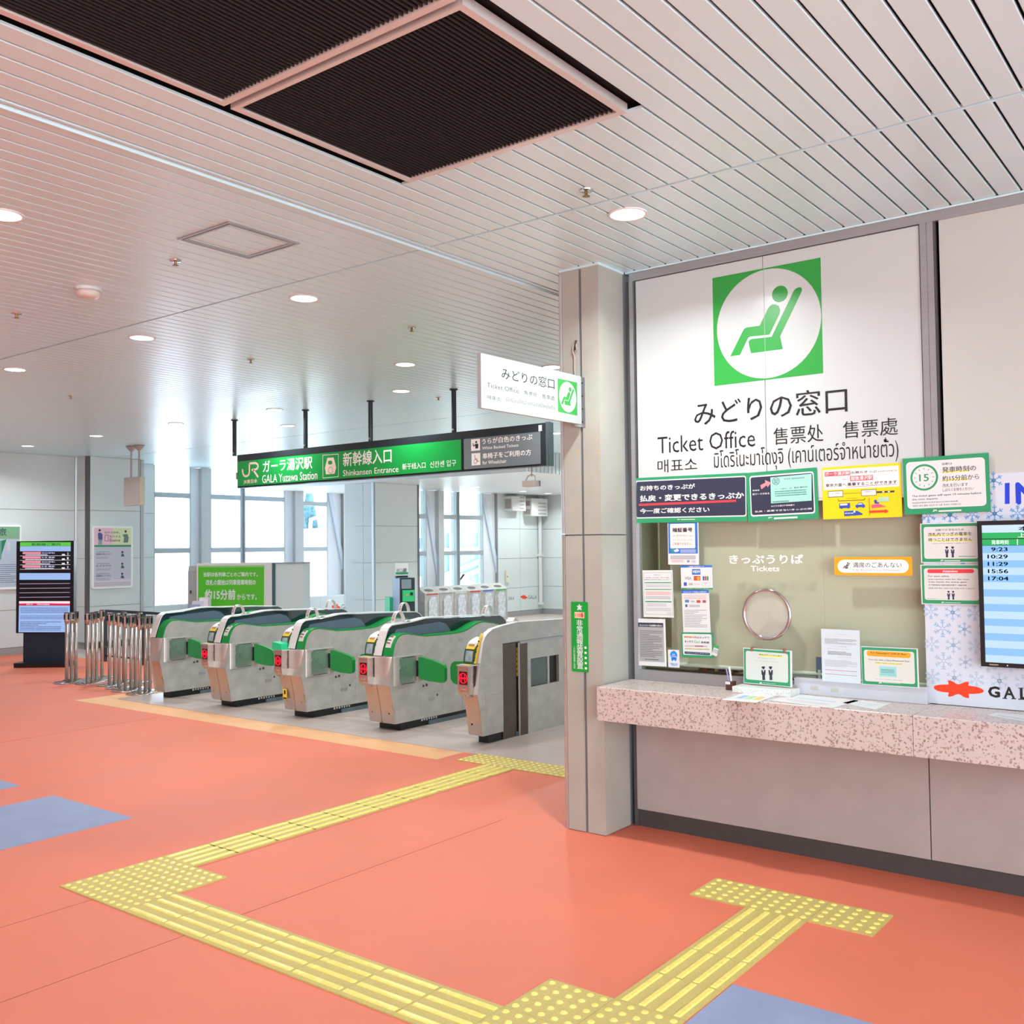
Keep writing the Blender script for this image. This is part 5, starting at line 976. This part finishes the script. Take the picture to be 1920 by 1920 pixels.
while zz > 1.03:
    f_ = (zz-1.03)/(ztop-1.03); m_ = SF[0] if f_ > .62 else SF[1] if f_ > .38 else SF[2] if f_ > .18 else SF[3]
    xx = sx0+.03+(.055 if row % 2 else 0)
    while xx < 1.5:
        if not (xx > by(1876, 900, Y).x and by(1900, 958, Y).z < zz < by(1900, 898, Y).z): flake(sp, xx, zz, .045 if (row+int(xx*9)) % 2 else .038, m_, (row+int(round((xx-sx0)/.105))) % 2)
        xx += .105
    zz -= .083; row += 1
INB = ink('#1a3fd0', .3); sp.up(); sp.H = sp.homog([(F2[0]+a/F2[2], F2[1]+b/F2[2]) for a, b in ((0, 0), (1, 0), (1, 1), (0, 1))]) if 0 else sp.H
f2 = lambda a, b: (F2[0]+a/F2[2], F2[1]+b/F2[2]); g2 = lambda a, b: (G2_[0]+a/G2_[2], G2_[1]+b/G2_[2])
sp.poly([f2(1265, 408), f2(1320, 403), f2(1320, 648), f2(1265, 650)], INB, 'lettering').text(f2(1385, 400), f2(1640, 650), 'N', INB, .06).text(f2(1700, 392), f2(4300, 650), 'FORMATION', INB, .05)
star = [(258, 1325), (275, 1300), (330, 1286), (420, 1280), (488, 1280), (492, 1262), (482, 1235), (485, 1218), (520, 1218), (560, 1235), (610, 1268), (650, 1278), (700, 1262), (750, 1240), (795, 1235), (810, 1250), (808, 1270), (798, 1298), (880, 1308), (960, 1325), (1020, 1352), (1045, 1380), (1030, 1405), (980, 1420), (890, 1428), (808, 1428), (808, 1450), (815, 1478), (805, 1492), (770, 1490), (720, 1470), (680, 1442), (640, 1430), (600, 1440), (560, 1460), (510, 1472), (485, 1462), (482, 1445), (495, 1420), (490, 1405), (400, 1398), (320, 1380), (272, 1352)]
STAR = mat('logo_red', '#f0401c', .35)
_o = sp.w(*sp.uv(g2(650, 1355)))
from mathutils.geometry import tessellate_polygon
def starpoly(P, pts, m, name='star_logo'):
    W_ = [P.w(*P.uv(p))+P.off_same() for p in pts]; P.mb(m, name).add(W_, [tuple(t_) for t_ in tessellate_polygon([W_])])
starpoly(sp, [g2(*q) for q in star], STAR)
sp.text(g2(1105, 1300), g2(1300, 1492), 'G', BK, .05).text(g2(1350, 1312), g2(1530, 1505), 'A', BK, .03).text(g2(1605, 1330), g2(1730, 1520), 'L', BK, .05).text(g2(1830, 1345), g2(2010, 1545), 'A', BK, .03)
for a_ in ((1335, 1488, 1405, 1507), (1475, 1492, 1548, 1511), (1582, 1330, 1660, 1345), (1582, 1502, 1680, 1520)): sp.poly([g2(a_[0], a_[1]), g2(a_[2], a_[1]+5), g2(a_[2], a_[3]), g2(a_[0], a_[3]-3)], BK, 'lettering')
sp.done()
# television ---------------------------------------------------------
yT = Y-.075; tx0 = by(1835, 1100, yT).x; tz1 = by(1836, 977, yT).z; tz0 = by(1838, 1249, yT).z; tw = 1.22
tv = Print('television', 'black framed television with the departure times on blue stripes', 'television', wq(tx0, tx0+tw, tz0, tz1, yT), (0, 0, 1), 'y', yT, thick=0.0)
tv.t.part('case', MB().box(tx0, tx0+tw, yT+.001, Y-.012, tz0, tz1), BLACK); tv.z0 = 0
sl0 = by(1844, 1100, yT).x; zt, zb = by(1845, 985, yT).z, by(1845, 1241, yT).z
U = lambda x: (x-tx0)/tw; Vv = lambda z: (tz1-z)/(tz1-tz0)
u0, u1, v0, v1 = U(sl0), 1-U(sl0), Vv(zt), Vv(zb); hv = (v1-v0)
SB1, SB2, SW_, SG = glow('#8fc4fb', .93), glow('#c3e1fd', .93), glow('#cfe6fb', .93), glow('#21b45e', .93)
tv.frac(u0, v0, u1, v0+hv*.055, SW_, 'screen').frac(u0, v0+hv*.055, u1, v0+hv*.098, SG, 'screen').frac(u0, v0+hv*.104, u1, v0+hv*.147, SG, 'screen')
for k in range(16):
    va = v0+hv*(.15+.85*k/16); tv.frac(u0, va, u1, v0+hv*(.15+.85*(k+1)/16), SB1 if k % 2 == 0 else SB2, 'screen')
tv.up(); ST = ink('#1f74ba')
for k, s_ in enumerate(('9:23', '10:29', '11:29', '15:56', '17:04')):
    va = v0+hv*(.15+.85*(k+.22)/16); vb = v0+hv*(.15+.85*(k+.78)/16); x1_ = by(1889.5, 1030, yT).x; w_ = .092 if len(s_) > 4 else .075
    vs_, fs_ = glyphs(s_, .03); tv.mb(ST, 'lettering').add([tv.w(U(x1_-w_)+w_/tw*x, va+(vb-va)*y)+tv.off_same() for x, y in vs_], fs_)
def tvt(x0_, x1_, f0, f1, s_, m):
    vs_, fs_ = glyphs(s_, .02); tv.mb(m, 'lettering').add([tv.w(U(x0_)+(x1_-x0_)/tw*x, v0+hv*(f0+(f1-f0)*y))+tv.off_same() for x, y in vs_], fs_)
tvt(by(1859, 1018, yT).x, by(1891, 1018, yT).x, .109, .142, '発車時刻', glow('#f4fff8', 1.)); hx = by(1909, 990, yT).x
tvt(hx, hx+.34, .012, .045, '本日の発車時刻', ink('#1f74ba')); tvt(hx-.002, hx+.30, .060, .093, '上り 越後湯沢方面', glow('#f4fff8', 1.))
tv.frac(U(by(1907, 1018, yT).x), v0+hv*.104, U(by(1907, 1018, yT).x)+.003, v0+hv*.147, glow('#f4fff8', 1.), 'screen')
tv.t.part('maker_plate', MB().box(by(1855, 1246, yT).x, by(1872, 1246, yT).x, yT-.001, yT, tz0+.008, tz0+.014), ink('#9a9178')); tv.t.part('power_light', MB().box(by(1888, 1246, yT).x, by(1890, 1246, yT).x, yT-.001, yT, tz0+.008, tz0+.013), glow('#ffffff', 1.)); tv.done()
# tape marks where posters hung on the cream board, emergency sign on the pillar
es = Print('emergency_sign', 'narrow green emergency alarm sign stuck upright on the pillar front', 'sign', [(358, 203), (718, 212), (712, 1705), (358, 1675)], (1040, 1110, 11.29), 'y', PY0-.0005, base=mat('alarm_green', '#079a38', .35), thick=.002, rc=.006)
es.poly([(537, 248), (556, 292), (602, 296), (568, 325), (588, 392), (537, 372), (487, 392), (507, 325), (473, 296), (519, 292)], ink('#d8d5d6'), 'star').rect((432, 425), (640, 562), ink('#e8c8a8'), 'number_field').up().text((445, 440), (630, 545), '110番', ink('#d02a3a'), .03)
es.text((468, 590), (602, 1632), '\n'.join('非常通報装置設置'), ink('#e8e8ee'), .01).text((395, 1145), (438, 1620), '\n'.join('この駅は警察署に直結'), ink('#bfe0c8'), .01)
for k in range(5): es.rect((632, 1160+108*k), (676, 1208+108*k), ink('#dff0e2'), 'white_square')
es.done()

# ================================================================== TRAIN INFORMATION SCREEN (far side)
Nk = V3((math.sin(YAW), -math.cos(YAW), 0)); Rk = V3((math.cos(YAW), math.sin(YAW), 0)); K = (0, 960, 6.4)
Pk = bz(80, 1252)-Nk*.16
def kp(a, b, off=0): return bplane(K[0]+a/K[2], K[1]+b/K[2], Pk+Nk*off, Nk)
a_, b_ = kp(198, 352), kp(882, 1446); w_ = (b_-a_).dot(Rk); h_ = a_.z-b_.z; c_ = V3(((a_.x+b_.x)/2, (a_.y+b_.y)/2, (a_.z+b_.z)/2))
kk = Thing('information_screen', 'tall black free-standing screen listing train departures beside the queue posts', 'screen', (c_.x, c_.y, 0))
kk.part('case', MB().obox(c_-Nk*.051, Rk*w_/2, Nk*.05, (0, 0, h_/2)), mat('case_navy', '#0a0f1a', .3))
kk.part('pedestal', MB().obox(V3((c_.x, c_.y, b_.z/2+.03))-Nk*.06, Rk*w_*.38, Nk*.045, (0, 0, b_.z/2-.03)), mat('pedestal_navy', '#10273a', .5, noise=.15, scale=40))
kk.part('base_plate', MB().obox(V3((c_.x, c_.y, .035))-Nk*.04, Rk*w_*.45, Nk*.19, (0, 0, .035)), BLACK)
ki = Print('x', None, None, [(230, 360), (842, 360), (840, 1442), (230, 1442)], K, 'p', (Pk, Nk), on=kk, thick=.001)
KB, KW, KP, KR = glow('#9dbcf0', .9), glow('#e8e8f4', .9), glow('#f090a0', .9), glow('#e02048', .9)
kg = ink('#4cc83a'); ki.rect((232, 362), (842, 410), glow('#62d24a', .8), 'screen_area').rect((232, 412), (842, 472), KB, 'screen_area').rect((232, 735), (842, 815), KB, 'screen_area').rect((232, 1072), (842, 1100), glow('#ffe8f0', .9), 'screen_area').rect((232, 1095), (842, 1122), KR, 'screen_area').rect((232, 1124), (842, 1442), KB, 'screen_area')
for k in range(4):
    y0_ = 480+54*k; ki.rect((266, y0_), (484, y0_+26), KP, 'screen_area').rect((492, y0_+2), (656, y0_+22), glow('#2a3a78', .6), 'screen_area').stroke([(235, y0_+48), (840, y0_+44)], 4, KW, 'screen_line', False)
for y0_ in (864, 918, 972, 1026): ki.stroke([(235, y0_), (840, y0_-5)], 8, glow('#a898b8', .8), 'screen_line', False)
ki.up().text((370, 372), (720, 405), '新幹線ご案内', ink('#0d6a52'), .02)
for k in range(4):
    y0_ = 480+54*k; ki.text((495, y0_+4), (652, y0_+20), ['たにがわ', 'とき 東京', 'たにがわ', 'とき 東京'][k], KW, .03).lines((300, y0_+30), (640, y0_+42), 1, KW, h=.8, seed=k).rect((738, y0_+24), (775, y0_+42), KW, 'screen_line').text((800, y0_+8), (818, y0_+34), '2113'[k], KW, .02)
ki.lines((250, 1145), (820, 1215), 4, ink('#4a66b0'), h=.4).lines((250, 1240), (820, 1290), 3, ink('#5a76c0'), h=.4, seed=3).lines((250, 1310), (740, 1425), 6, ink('#4a66b0'), h=.4, seed=8).text((320, 1098), (395, 1118), 'お知らせ', KW, .02).text((450, 1098), (600, 1118), 'Information', KW, .02).done()
# framed posters -----------------------------------------------------
fp = Print('framed_poster', 'aluminium framed poster on the side wall showing a mobile ticket figure, pink and green top', 'poster', [(192, 250), (925, 258), (935, 1355), (195, 1385)], (150, 960, 9.6), 'x', XB+.001, base=mat('frame_white', '#f4f6f7', .25), thick=.04, rc=.04, sheet='frame', square=True)
fp.frac(.05, .03, .955, .965, ink('#c3c5d0'), 'paper').up().frac(.05, .03, .5, .305, ink('#eac0cf'), 'pink_field').frac(.5, .03, .955, .305, ink('#d8e2b4'), 'green_field').frac(.05, .305, .955, .335, GB, 'green_band').frac(.05, .86, .955, .965, ink('#dccfdc'), 'foot_field').up()
fp.text((420, 350), (690, 388), 'はずせ財布。', TX, .01).text((500, 418), (710, 460), 'モバイル', TX, .02).text((500, 480), (700, 530), 'Suica', ink('#8a3a5c'), .02).stroke([(425, 415), (482, 415), (482, 520), (425, 520), (425, 415)], 8, ink('#4a6a66'), 'phone_picture')
fp.disc((328, 330), 22, ink('#3a3438'), 'figure').poly([(295, 400), (310, 370), (345, 370), (380, 400), (382, 495), (305, 495)], ink('#4a5690'), 'figure').poly([(310, 495), (375, 495), (370, 600), (345, 600), (340, 520), (330, 600), (305, 600)], ink('#7ba0a0'), 'figure').disc((795, 350), 22, ink('#3a3438'), 'figure').poly([(740, 410), (790, 395), (830, 400), (850, 460), (840, 550), (755, 550), (770, 460)], ink('#66807a'), 'figure')
for k, y0_ in enumerate((740, 950, 1130)): fp.text((270, y0_), (540, y0_+32), ['新幹線の改札もこれで', 'かざすだけ', '定期券もスマホに'][k], ink('#3c4a58'), .02).lines((270, y0_+60), (530, y0_+100), 2, LG, h=.4, seed=k).lines((280, y0_-35), (510, y0_-12), 1, LG, h=.5).disc((740, y0_-20), 20, ink('#3a3438'), 'figure').poly([(715, y0_+60), (725, y0_+10), (760, y0_+10), (780, y0_+60)], ink('#4c5c56'), 'figure')
fp.lines((235, 1270), (890, 1330), 4, LG, h=.35).done()
fp = Print('framed_poster', 'aluminium framed green and blue poster behind the train information screen', 'poster', [(-230, 145), (240, 160), (240, 935), (-230, 925)], K, 'x', XA+.001, base=mat('frame_white', '#f4f6f7', .25), thick=.04, rc=.03, sheet='frame', square=True)
fp.frac(.04, .03, .96, .965, ink('#b9c6d6'), 'paper').up().frac(.04, .03, .96, .22, ink('#7fae8c'), 'leaf_field').poly([(0, 345), (60, 330), (0, 520)], ink('#1f7a5a'), 'picture').poly([(-100, 345), (0, 345), (0, 560), (-100, 700)], ink('#6a9a94'), 'picture').up().text((-60, 190), (60, 290), '旅', ink('#2f5a46'), .02).text((70, 360), (110, 470), '新\n春', WH, .02).lines((-20, 620), (180, 860), 10, ink('#5a7090'), h=.35).done()

# ================================================================== green board, cabinets and papers behind the gates
Nc = (340, 1030, 7.385); Pg = V3((0, 0, CH))+ray(430, 1100)*17.2; Ng = V3((math.sin(YAW-.04), -math.cos(YAW-.04), 0)); Rg = V3((math.cos(YAW-.04), math.sin(YAW-.04), 0))
def gp(a, b, off=0): return bplane(Nc[0]+a/Nc[2], Nc[1]+b/Nc[2], Pg+Ng*off, Ng)
def slab(t, nm, a, b, bot, mt, th=.3, off=0, parent=None):
    A_, B_ = gp(*a, off), gp(b[0], a[1], off); z0_ = bot if b[1] is None else gp(*b, off).z; c0 = (A_+B_)/2; hz = (A_.z-z0_)/2
    return t.part(nm, MB().obox(V3((c0.x, c0.y, z0_+hz))-Ng*th/2, Rg*((B_-A_).dot(Rg)/2), Ng*th/2, (0, 0, hz)), mt, parent=parent)
c0 = gp(700, 500); t = Thing('information_board', 'white boxed stand with a bright green notice face behind the gates', 'notice board', (c0.x, c0.y, 0))
slab(t, 'box', (210, 195), (1255, None), .001, ink('#d9d4d2'), .35)
gbp = Print('x', None, None, [(232, 232), (1150, 225), (1150, 870), (232, 870)], Nc, 'p', (Pg, Ng), on=t, thick=.002, base=mat('board_green', '#52b82a', .35), sheet='green_face')
gbp.stroke([(238, 245), (1148, 240), (1148, 820)], 5, ink('#bfe6a8'), 'frame_line', False).text((305, 318), (1058, 378), '当駅は各列車ごとのご案内です。', WH, .03).text((340, 420), (1030, 495), '改札の開始は列車発車時刻の', WH, .03).text((325, 555), (748, 700), '約15分前', WH, .04).text((770, 620), (1045, 700), 'からです。', WH, .03).done()
c0 = gp(1500, 500, -.3); t = Thing('storage_cabinet', 'pale grey cabinet with a dark edge standing next to the green notice board', 'cabinet', (c0.x, c0.y, 0))
slab(t, 'body', (1300, 190), (1685, None), .001, ink('#cfd6d8'), .5, -.02); slab(t, 'dark_edge', (1262, 190), (1298, None), .001, ink('#2f6068'), .4, .0); slab(t, 'top_lip', (1290, 183), (1690, 196), 0, ink('#8b9aa6'), .5, 0)
c0 = gp(150, 500); t = Thing('side_cabinet', 'narrow grey steel cabinet with a small handle beside the green notice board', 'cabinet', (c0.x, c0.y, 0))
slab(t, 'body', (90, 300), (205, None), .001, GREY, .4, -.02); slab(t, 'top_box', (98, 232), (203, 302), 0, ink('#a6aaaa'), .35, -.03); slab(t, 'handle', (120, 570), (134, 612), 0, BLACK, .02, .005)
t = Thing('paper_stack', 'loose white and lilac papers stacked beside the green notice board', 'papers', gp(250, 820, .4))
for a, b, c, o_ in (((245, 670), (370, 830), '#e6dfe6', .40), ((150, 718), (285, 830), '#d5d2dc', .45), ((115, 765), (240, 830), '#9aa0c8', .5)): slab(t, 'paper_pile', a, b, 0, ink(c), .15, o_)
q = gp(250, 832, .4); t.part('stand', MB().obox(V3((q.x, q.y, q.z/2))-Ng*.15, Rg*.18, Ng*.15, (0, 0, q.z/2-.002)), WHITE)

# hanging box on two rods
t = Thing('hanging_box', 'beige metal box hanging from the ceiling on two thin rods', 'display box', (-14.7, 9.05, 2.5))
bxx0, bxx1 = -14.93, -14.485
t.part('box', MB().box(bxx0, bxx1, 8.968, 9.07, 2.488, 2.95), BEIGE); t.part('side_lid', MB().box(bxx1+.001, bxx1+.012, 8.975, 9.065, 2.49, 2.948), ink('#b9b39e'))
for x in (-14.80, -14.57): t.part('rod', MB().tube((x, 9.02, 2.95), (x, 9.02, H-.09), .014, 10), BEIGE); t.part('ceiling_cup', MB().lathe((x, 9.02, H), [(.085, 0), (.075, -.03), (.03, -.08), (.016, -.09)], 18), BEIGE, smooth=True)

# call boxes
for nm, (u0, u1, v0_, v1_), ax, d_, lb in (('call_box', (258, 268, 1083.5, 1116), 'x', XW, 'small cream call box on the wall near the framed poster'), ('call_box', (654, 664, 1076.5, 1100), 'x', XW, 'small cream call box on the wall above the logo letters'), ('call_box', (946.5, 953, 1070, 1092), 'x', XF, 'small cream call box on the far wall below the air conditioners')):
    a, b = bx(u0, v0_, d_), bx(u1, v1_, d_); t = Thing(nm, lb, 'call box', (d_, (a.y+b.y)/2, b.z)); t.part('case', MB().box(d_+.001, d_+.04, a.y, b.y, b.z, a.z), ink('#dcdcc6')); t.part('keyhole', MB().tube((d_+.04, (a.y+b.y)/2-.02, (a.z+b.z)/2), (d_+.046, (a.y+b.y)/2-.02, (a.z+b.z)/2), .014, 8), BLACK)
# logo decals
def decal(u0, u1, v0_, v1_, d_, label, txt=True, star_=True):
    P = Print('logo_decal', label, 'decal', [(u0, v0_), (u1, v0_), (u1, v1_), (u0, v1_)], (0, 0, 1), 'x', d_+.0005, thick=.0005)
    w_ = u1-u0; h_ = v1_-v0_
    if star_: starpoly(P, [(u0+w_*.42*(a-258)/787, v0_+h_*(b-1218)/275) for a, b in star], STAR)
    P.text((u0+w_*(.46 if star_ else 0), v0_+h_*.12), (u1, v0_+h_*.85), 'GALA', ink('#5a5e66')); P.done()
decal(976, 1006.5, 1115, 1124.5, XF, 'red star and grey lettering decal on the far wall beside the pipe')
decal(953, 964, 1117.5, 1126, XF, 'grey lettering decal half hidden behind the recycling bins', star_=False)
decal(622, 660, 1131, 1147, XW, 'red star and grey lettering decal on the wall under the last window')
# air conditioners and pipe
D5 = lambda a, b: (720+a/5.647, 900+b/5.647)
for (a, b, sd), lb in (((D5(1252, 150), D5(1412, 345), 1310), 'white wall air conditioner nearer the window, with slatted vents'), ((D5(1455, 172), D5(1645, 400), 1525), 'white wall air conditioner beside the pipe, with a grey grille')):
    A_, B_ = bx(*a, XF), bx(*b, XF); t = Thing('air_conditioner', lb, 'air conditioner', (XF+.15, (A_.y+B_.y)/2, B_.z))
    t.part('case', MB().box(XF+.002, XF+.28, A_.y+.05, B_.y-.02, B_.z+.03, A_.z-.06), WHITE)
    for k in range(4): t.part('louvre', MB().box(XF+.281, XF+.287, A_.y+.35, B_.y-.08, B_.z+.08+.09*k, B_.z+.10+.09*k), GREY)
    t.part('side_grille', MB().box(XF+.05, XF+.24, A_.y+.042, A_.y+.049, B_.z+.08, B_.z+.2).box(XF+.05, XF+.24, A_.y+.042, A_.y+.049, A_.z-.25, A_.z-.12), BEIGE)
q = bx(1014, 1000, XF); t = Thing('wall_pipe', 'white vertical pipe in the far corner beside the air conditioner', 'pipe', (XF+.06, q.y-.12, 0)); t.part('pipe', MB().tube((XF+.06, q.y-.12, .25), (XF+.06, q.y-.12, HL-.02), .05, 12), WHITE)
for z in (.25, 1.5, HL-.12): t.part('bracket', MB().box(XF+.002, XF+.12, q.y-.18, q.y-.06, z, z+.06), WHITE)
# recycling bins
XBN = -14.35; yb0, yb1 = bx(796, 1100, XBN).y, bx(951, 1100, XBN).y; bw = (yb1-yb0)/6
cols = [('#d04040', 'red'), ('#9aa4a8', 'pale blue'), ('#dcdcdc', 'white'), ('#d04040', 'red'), ('#3a6ad8', 'blue'), ('#3ab04a', 'green')]
BAG = mat('plastic_bag', '#dfe4ec', .25, noise=.25, scale=14, bump=1., bscale=14)
binl = ['first, next to the ticket machine', 'second from the ticket machine', 'third from the ticket machine', 'fourth, with the second red label', 'fifth, with the blue label', 'last, with the green label']
for k in range(6):
    ya = yb0+bw*k+.004; yb = yb0+bw*(k+1)-.004; ym = (ya+yb)/2; t = Thing('recycling_bin', 'steel recycling bin with a bagged arch opening, %s' % binl[k], 'recycling bin', (XBN-.25, ym, 0), 'row of recycling bins')
    t.part('body', MB().prism([(XBN, .06), (XBN, .775), (XBN-.22, .90), (XBN-.32, .90), (XBN-.52, .78), (XBN-.52, .06)], lambda p, q_, s_: (p, s_, q_), ya, yb), STEEL)
    ar = [(ym-bw*.27, .12), (ym+bw*.27, .12)]+[(ym+bw*.27*math.cos(a), .58+bw*.27*math.sin(a)) for a in [math.pi*i/12 for i in range(13)]]
    t.part('bag', MB().prism(ar, YZ, XBN+.001, XBN+.03), BAG); t.part('colour_label', MB().box(XBN+.001, XBN+.004, ya+.05, yb-.05, .735, .762), ink(cols[k][0]))
    s_ = V3((-.22, 0, .125)).normalized(); nn_ = V3((.125, 0, .22)).normalized(); cc_ = V3((XBN-.10, ym, .832))+nn_*.003
    ov = [cc_+s_*(.055*math.sin(a))+V3((0, bw*.30*math.cos(a), 0)) for a in [2*math.pi*i/20 for i in range(20)]]; t.part('slot', MB().add(ov, [tuple(range(20))]), ink('#6a6460')); t.part('foot', MB().box(XBN-.48, XBN-.04, ya+.02, yb-.02, 0, .06), WHITE)
# fare adjustment machine
Qc = (720, 1040, 8); Pm = V3((0, 0, CH))+ray(757, 1110)*17.0; th_ = YAW+.42; Nm = V3((math.sin(th_), -math.cos(th_), 0)); Rm = V3((math.cos(th_), math.sin(th_), 0))
def mp_(a, b, off=0): return bplane(Qc[0]+a/Qc[2], Qc[1]+b/Qc[2], Pm+Nm*off, Nm)
t = Thing('fare_machine', 'green and black fare machine under a small white sign, in front of the bins', 'ticket machine', (Pm.x, Pm.y, 0))
def mslab(nm, a, b, mt, th=.05, off=0, bot=None):
    A_, B_ = mp_(*a, off), mp_(b[0], a[1], off); z0_ = bot if bot is not None else mp_(*b, off).z; c0 = (A_+B_)/2; hz = (A_.z-z0_)/2
    return t.part(nm, MB().obox(V3((c0.x, c0.y, z0_+hz))-Nm*th/2, Rm*((B_-A_).dot(Rm)/2), Nm*th/2, (0, 0, hz)), mt)
mslab('body', (235, 350), (462, 0), ink('#8fa6c8'), .42, 0, .002); mslab('front_face', (238, 352), (460, 0), ink('#1d2a30'), .02, .022, .1)
mslab('screen', (262, 372), (408, 510), mat('machine_screen', '#7f9098', .2), .01, .034); mslab('green_panel', (282, 535), (455, 700), ink('#2fc07a', .35), .06, .075); mslab('button_block', (398, 565), (436, 610), BLACK, .01, .087); mslab('orange_button', (330, 600), (365, 618), ink('#e09a3a'), .01, .087)
mslab('sign_board', (172, 128), (365, 312), ink('#dfe2e0'), .02, -.1); mslab('sign_band', (176, 266), (362, 292), GB, .005, -.094); mslab('sign_stem', (178, 312), (358, 350), ink('#2a3442'), .05, -.12); mslab('green_side', (85, 640), (180, 0), ink('#35d994'), .3, -.45, .002)
A_ = mp_(190, 205, -.093); vs_, fs_ = glyphs('のりこし精算', .01); t.part('lettering', MB().add([A_+Rm*(.18*x)-V3((0, 0, .07*y)) for x, y in vs_], fs_), TX)

# ================================================================== OUTDOORS through the windows
GW = mat('snow_ground', '#e8eef4', .8); structure('ground_snow', MB().box(-90, -20.1, -40, 80, -.5, -.3), GW)
def bxp(pts, X_): return [(bx(u, v, X_).y, bx(u, v, X_).z) for u, v in pts]
BLD = mat('blue_cladding', '#6f9ab3', .4, noise=.1, scale=1.5)
t = Thing('neighbour_building', 'pale blue clad building with a sloping roof seen through the clear window', 'building', (-27, 33, 0))
t.part('wall', MB().prism(bxp([(760, 1125), (760, 1016), (800, 1006), (840, 985), (885, 962), (935, 962), (935, 1125)], -26), YZ, -30, -26), BLD)
for (p, q_) in (((760, 1012), (885, 958)), ((760, 1035), (935, 1028)), ((832, 1080), (905, 1050)), ((832, 1096), (905, 1066))):
    a, b = bxp([p, q_], -25.9); d = V3((0, b[0]-a[0], b[1]-a[1])); L_ = d.length/2; d.normalize(); t.part('white_beam', MB().obox((-25.9, (a[0]+b[0])/2, (a[1]+b[1])/2), (.06, 0, 0), d*L_, d.cross(V3((1, 0, 0)))*.09), WHITE)
for u in (793, 845, 857, 900):
    a, b = bxp([(u, 1000), (u, 1125)], -25.9); t.part('mullion', MB().box(-25.95, -25.85, a[0]-.05, a[0]+.05, b[1], a[1]), WHITE)
t = Thing('parked_van', 'white rounded vehicle roof just above the sill of the clear window', 'vehicle', (-22.5, 26, 0)); a, b = bxp([(834, 1095), (878, 1075)], -22.5); t.part('roof', MB().prism([(a[0], 0), (a[0], b[1]-.35), (a[0]+.4, b[1]-.1), (a[0]+1, b[1]), (b[0]-.4, b[1]), (b[0], b[1]-.3), (b[0], 0)], YZ, -24, -22.4), WHITE)
t = Thing('snow_roof', 'snow covered roof slope seen through the last window of the row', 'roof', (-30, 22, 1)); t.part('slope', MB().prism(bxp([(565, 1060), (565, 1018), (615, 990), (618, 1060)], -30), YZ, -33, -30), GW)
tr = MB(); rd = random.Random(3)
for k in range(90):
    y_ = rd.uniform(24, 40); x_ = -46+rd.uniform(-4, 4); h_ = rd.uniform(2.2, 4.5); tr.tube((x_, y_, 1.0), (x_, y_, 2.5+h_*.6), .9, 7, .02)
    tr.tube((x_, y_, 1.0+h_*.35), (x_, y_, 3+h_*.7), .6, 7, .02)
th = Thing('tree_line', 'bluish snowy conifers on the hillside seen through the last window', 'trees', (-46, 32, 0), mb=tr, mats=mat('snowy_conifer', '#5b7f90', .9, noise=.6, scale=6), kind='stuff')
for u in (583, 606):
    a, b = bxp([(u, 975), (u-3, 1012)], -29); t = Thing('snow_pole', 'white leaning pole above the snow roof, %s' % ('nearer the window pier' if u == 583 else 'nearer the diagonal brace'), 'pole', (-29, b[0], b[1])); t.part('pole', MB().tube((-29, b[0], -.3), (-29, b[0], b[1]), .07, 8).tube((-29, b[0], b[1]), (-29, a[0], a[1]), .07, 8), WHITE); t.part('tip', MB().tube((-29, a[0]-.05, a[1]), (-29, a[0]+.35, a[1]+.12), .06, 8), WHITE)
bpy.data.objects.remove(_to); bpy.data.curves.remove(_cu)
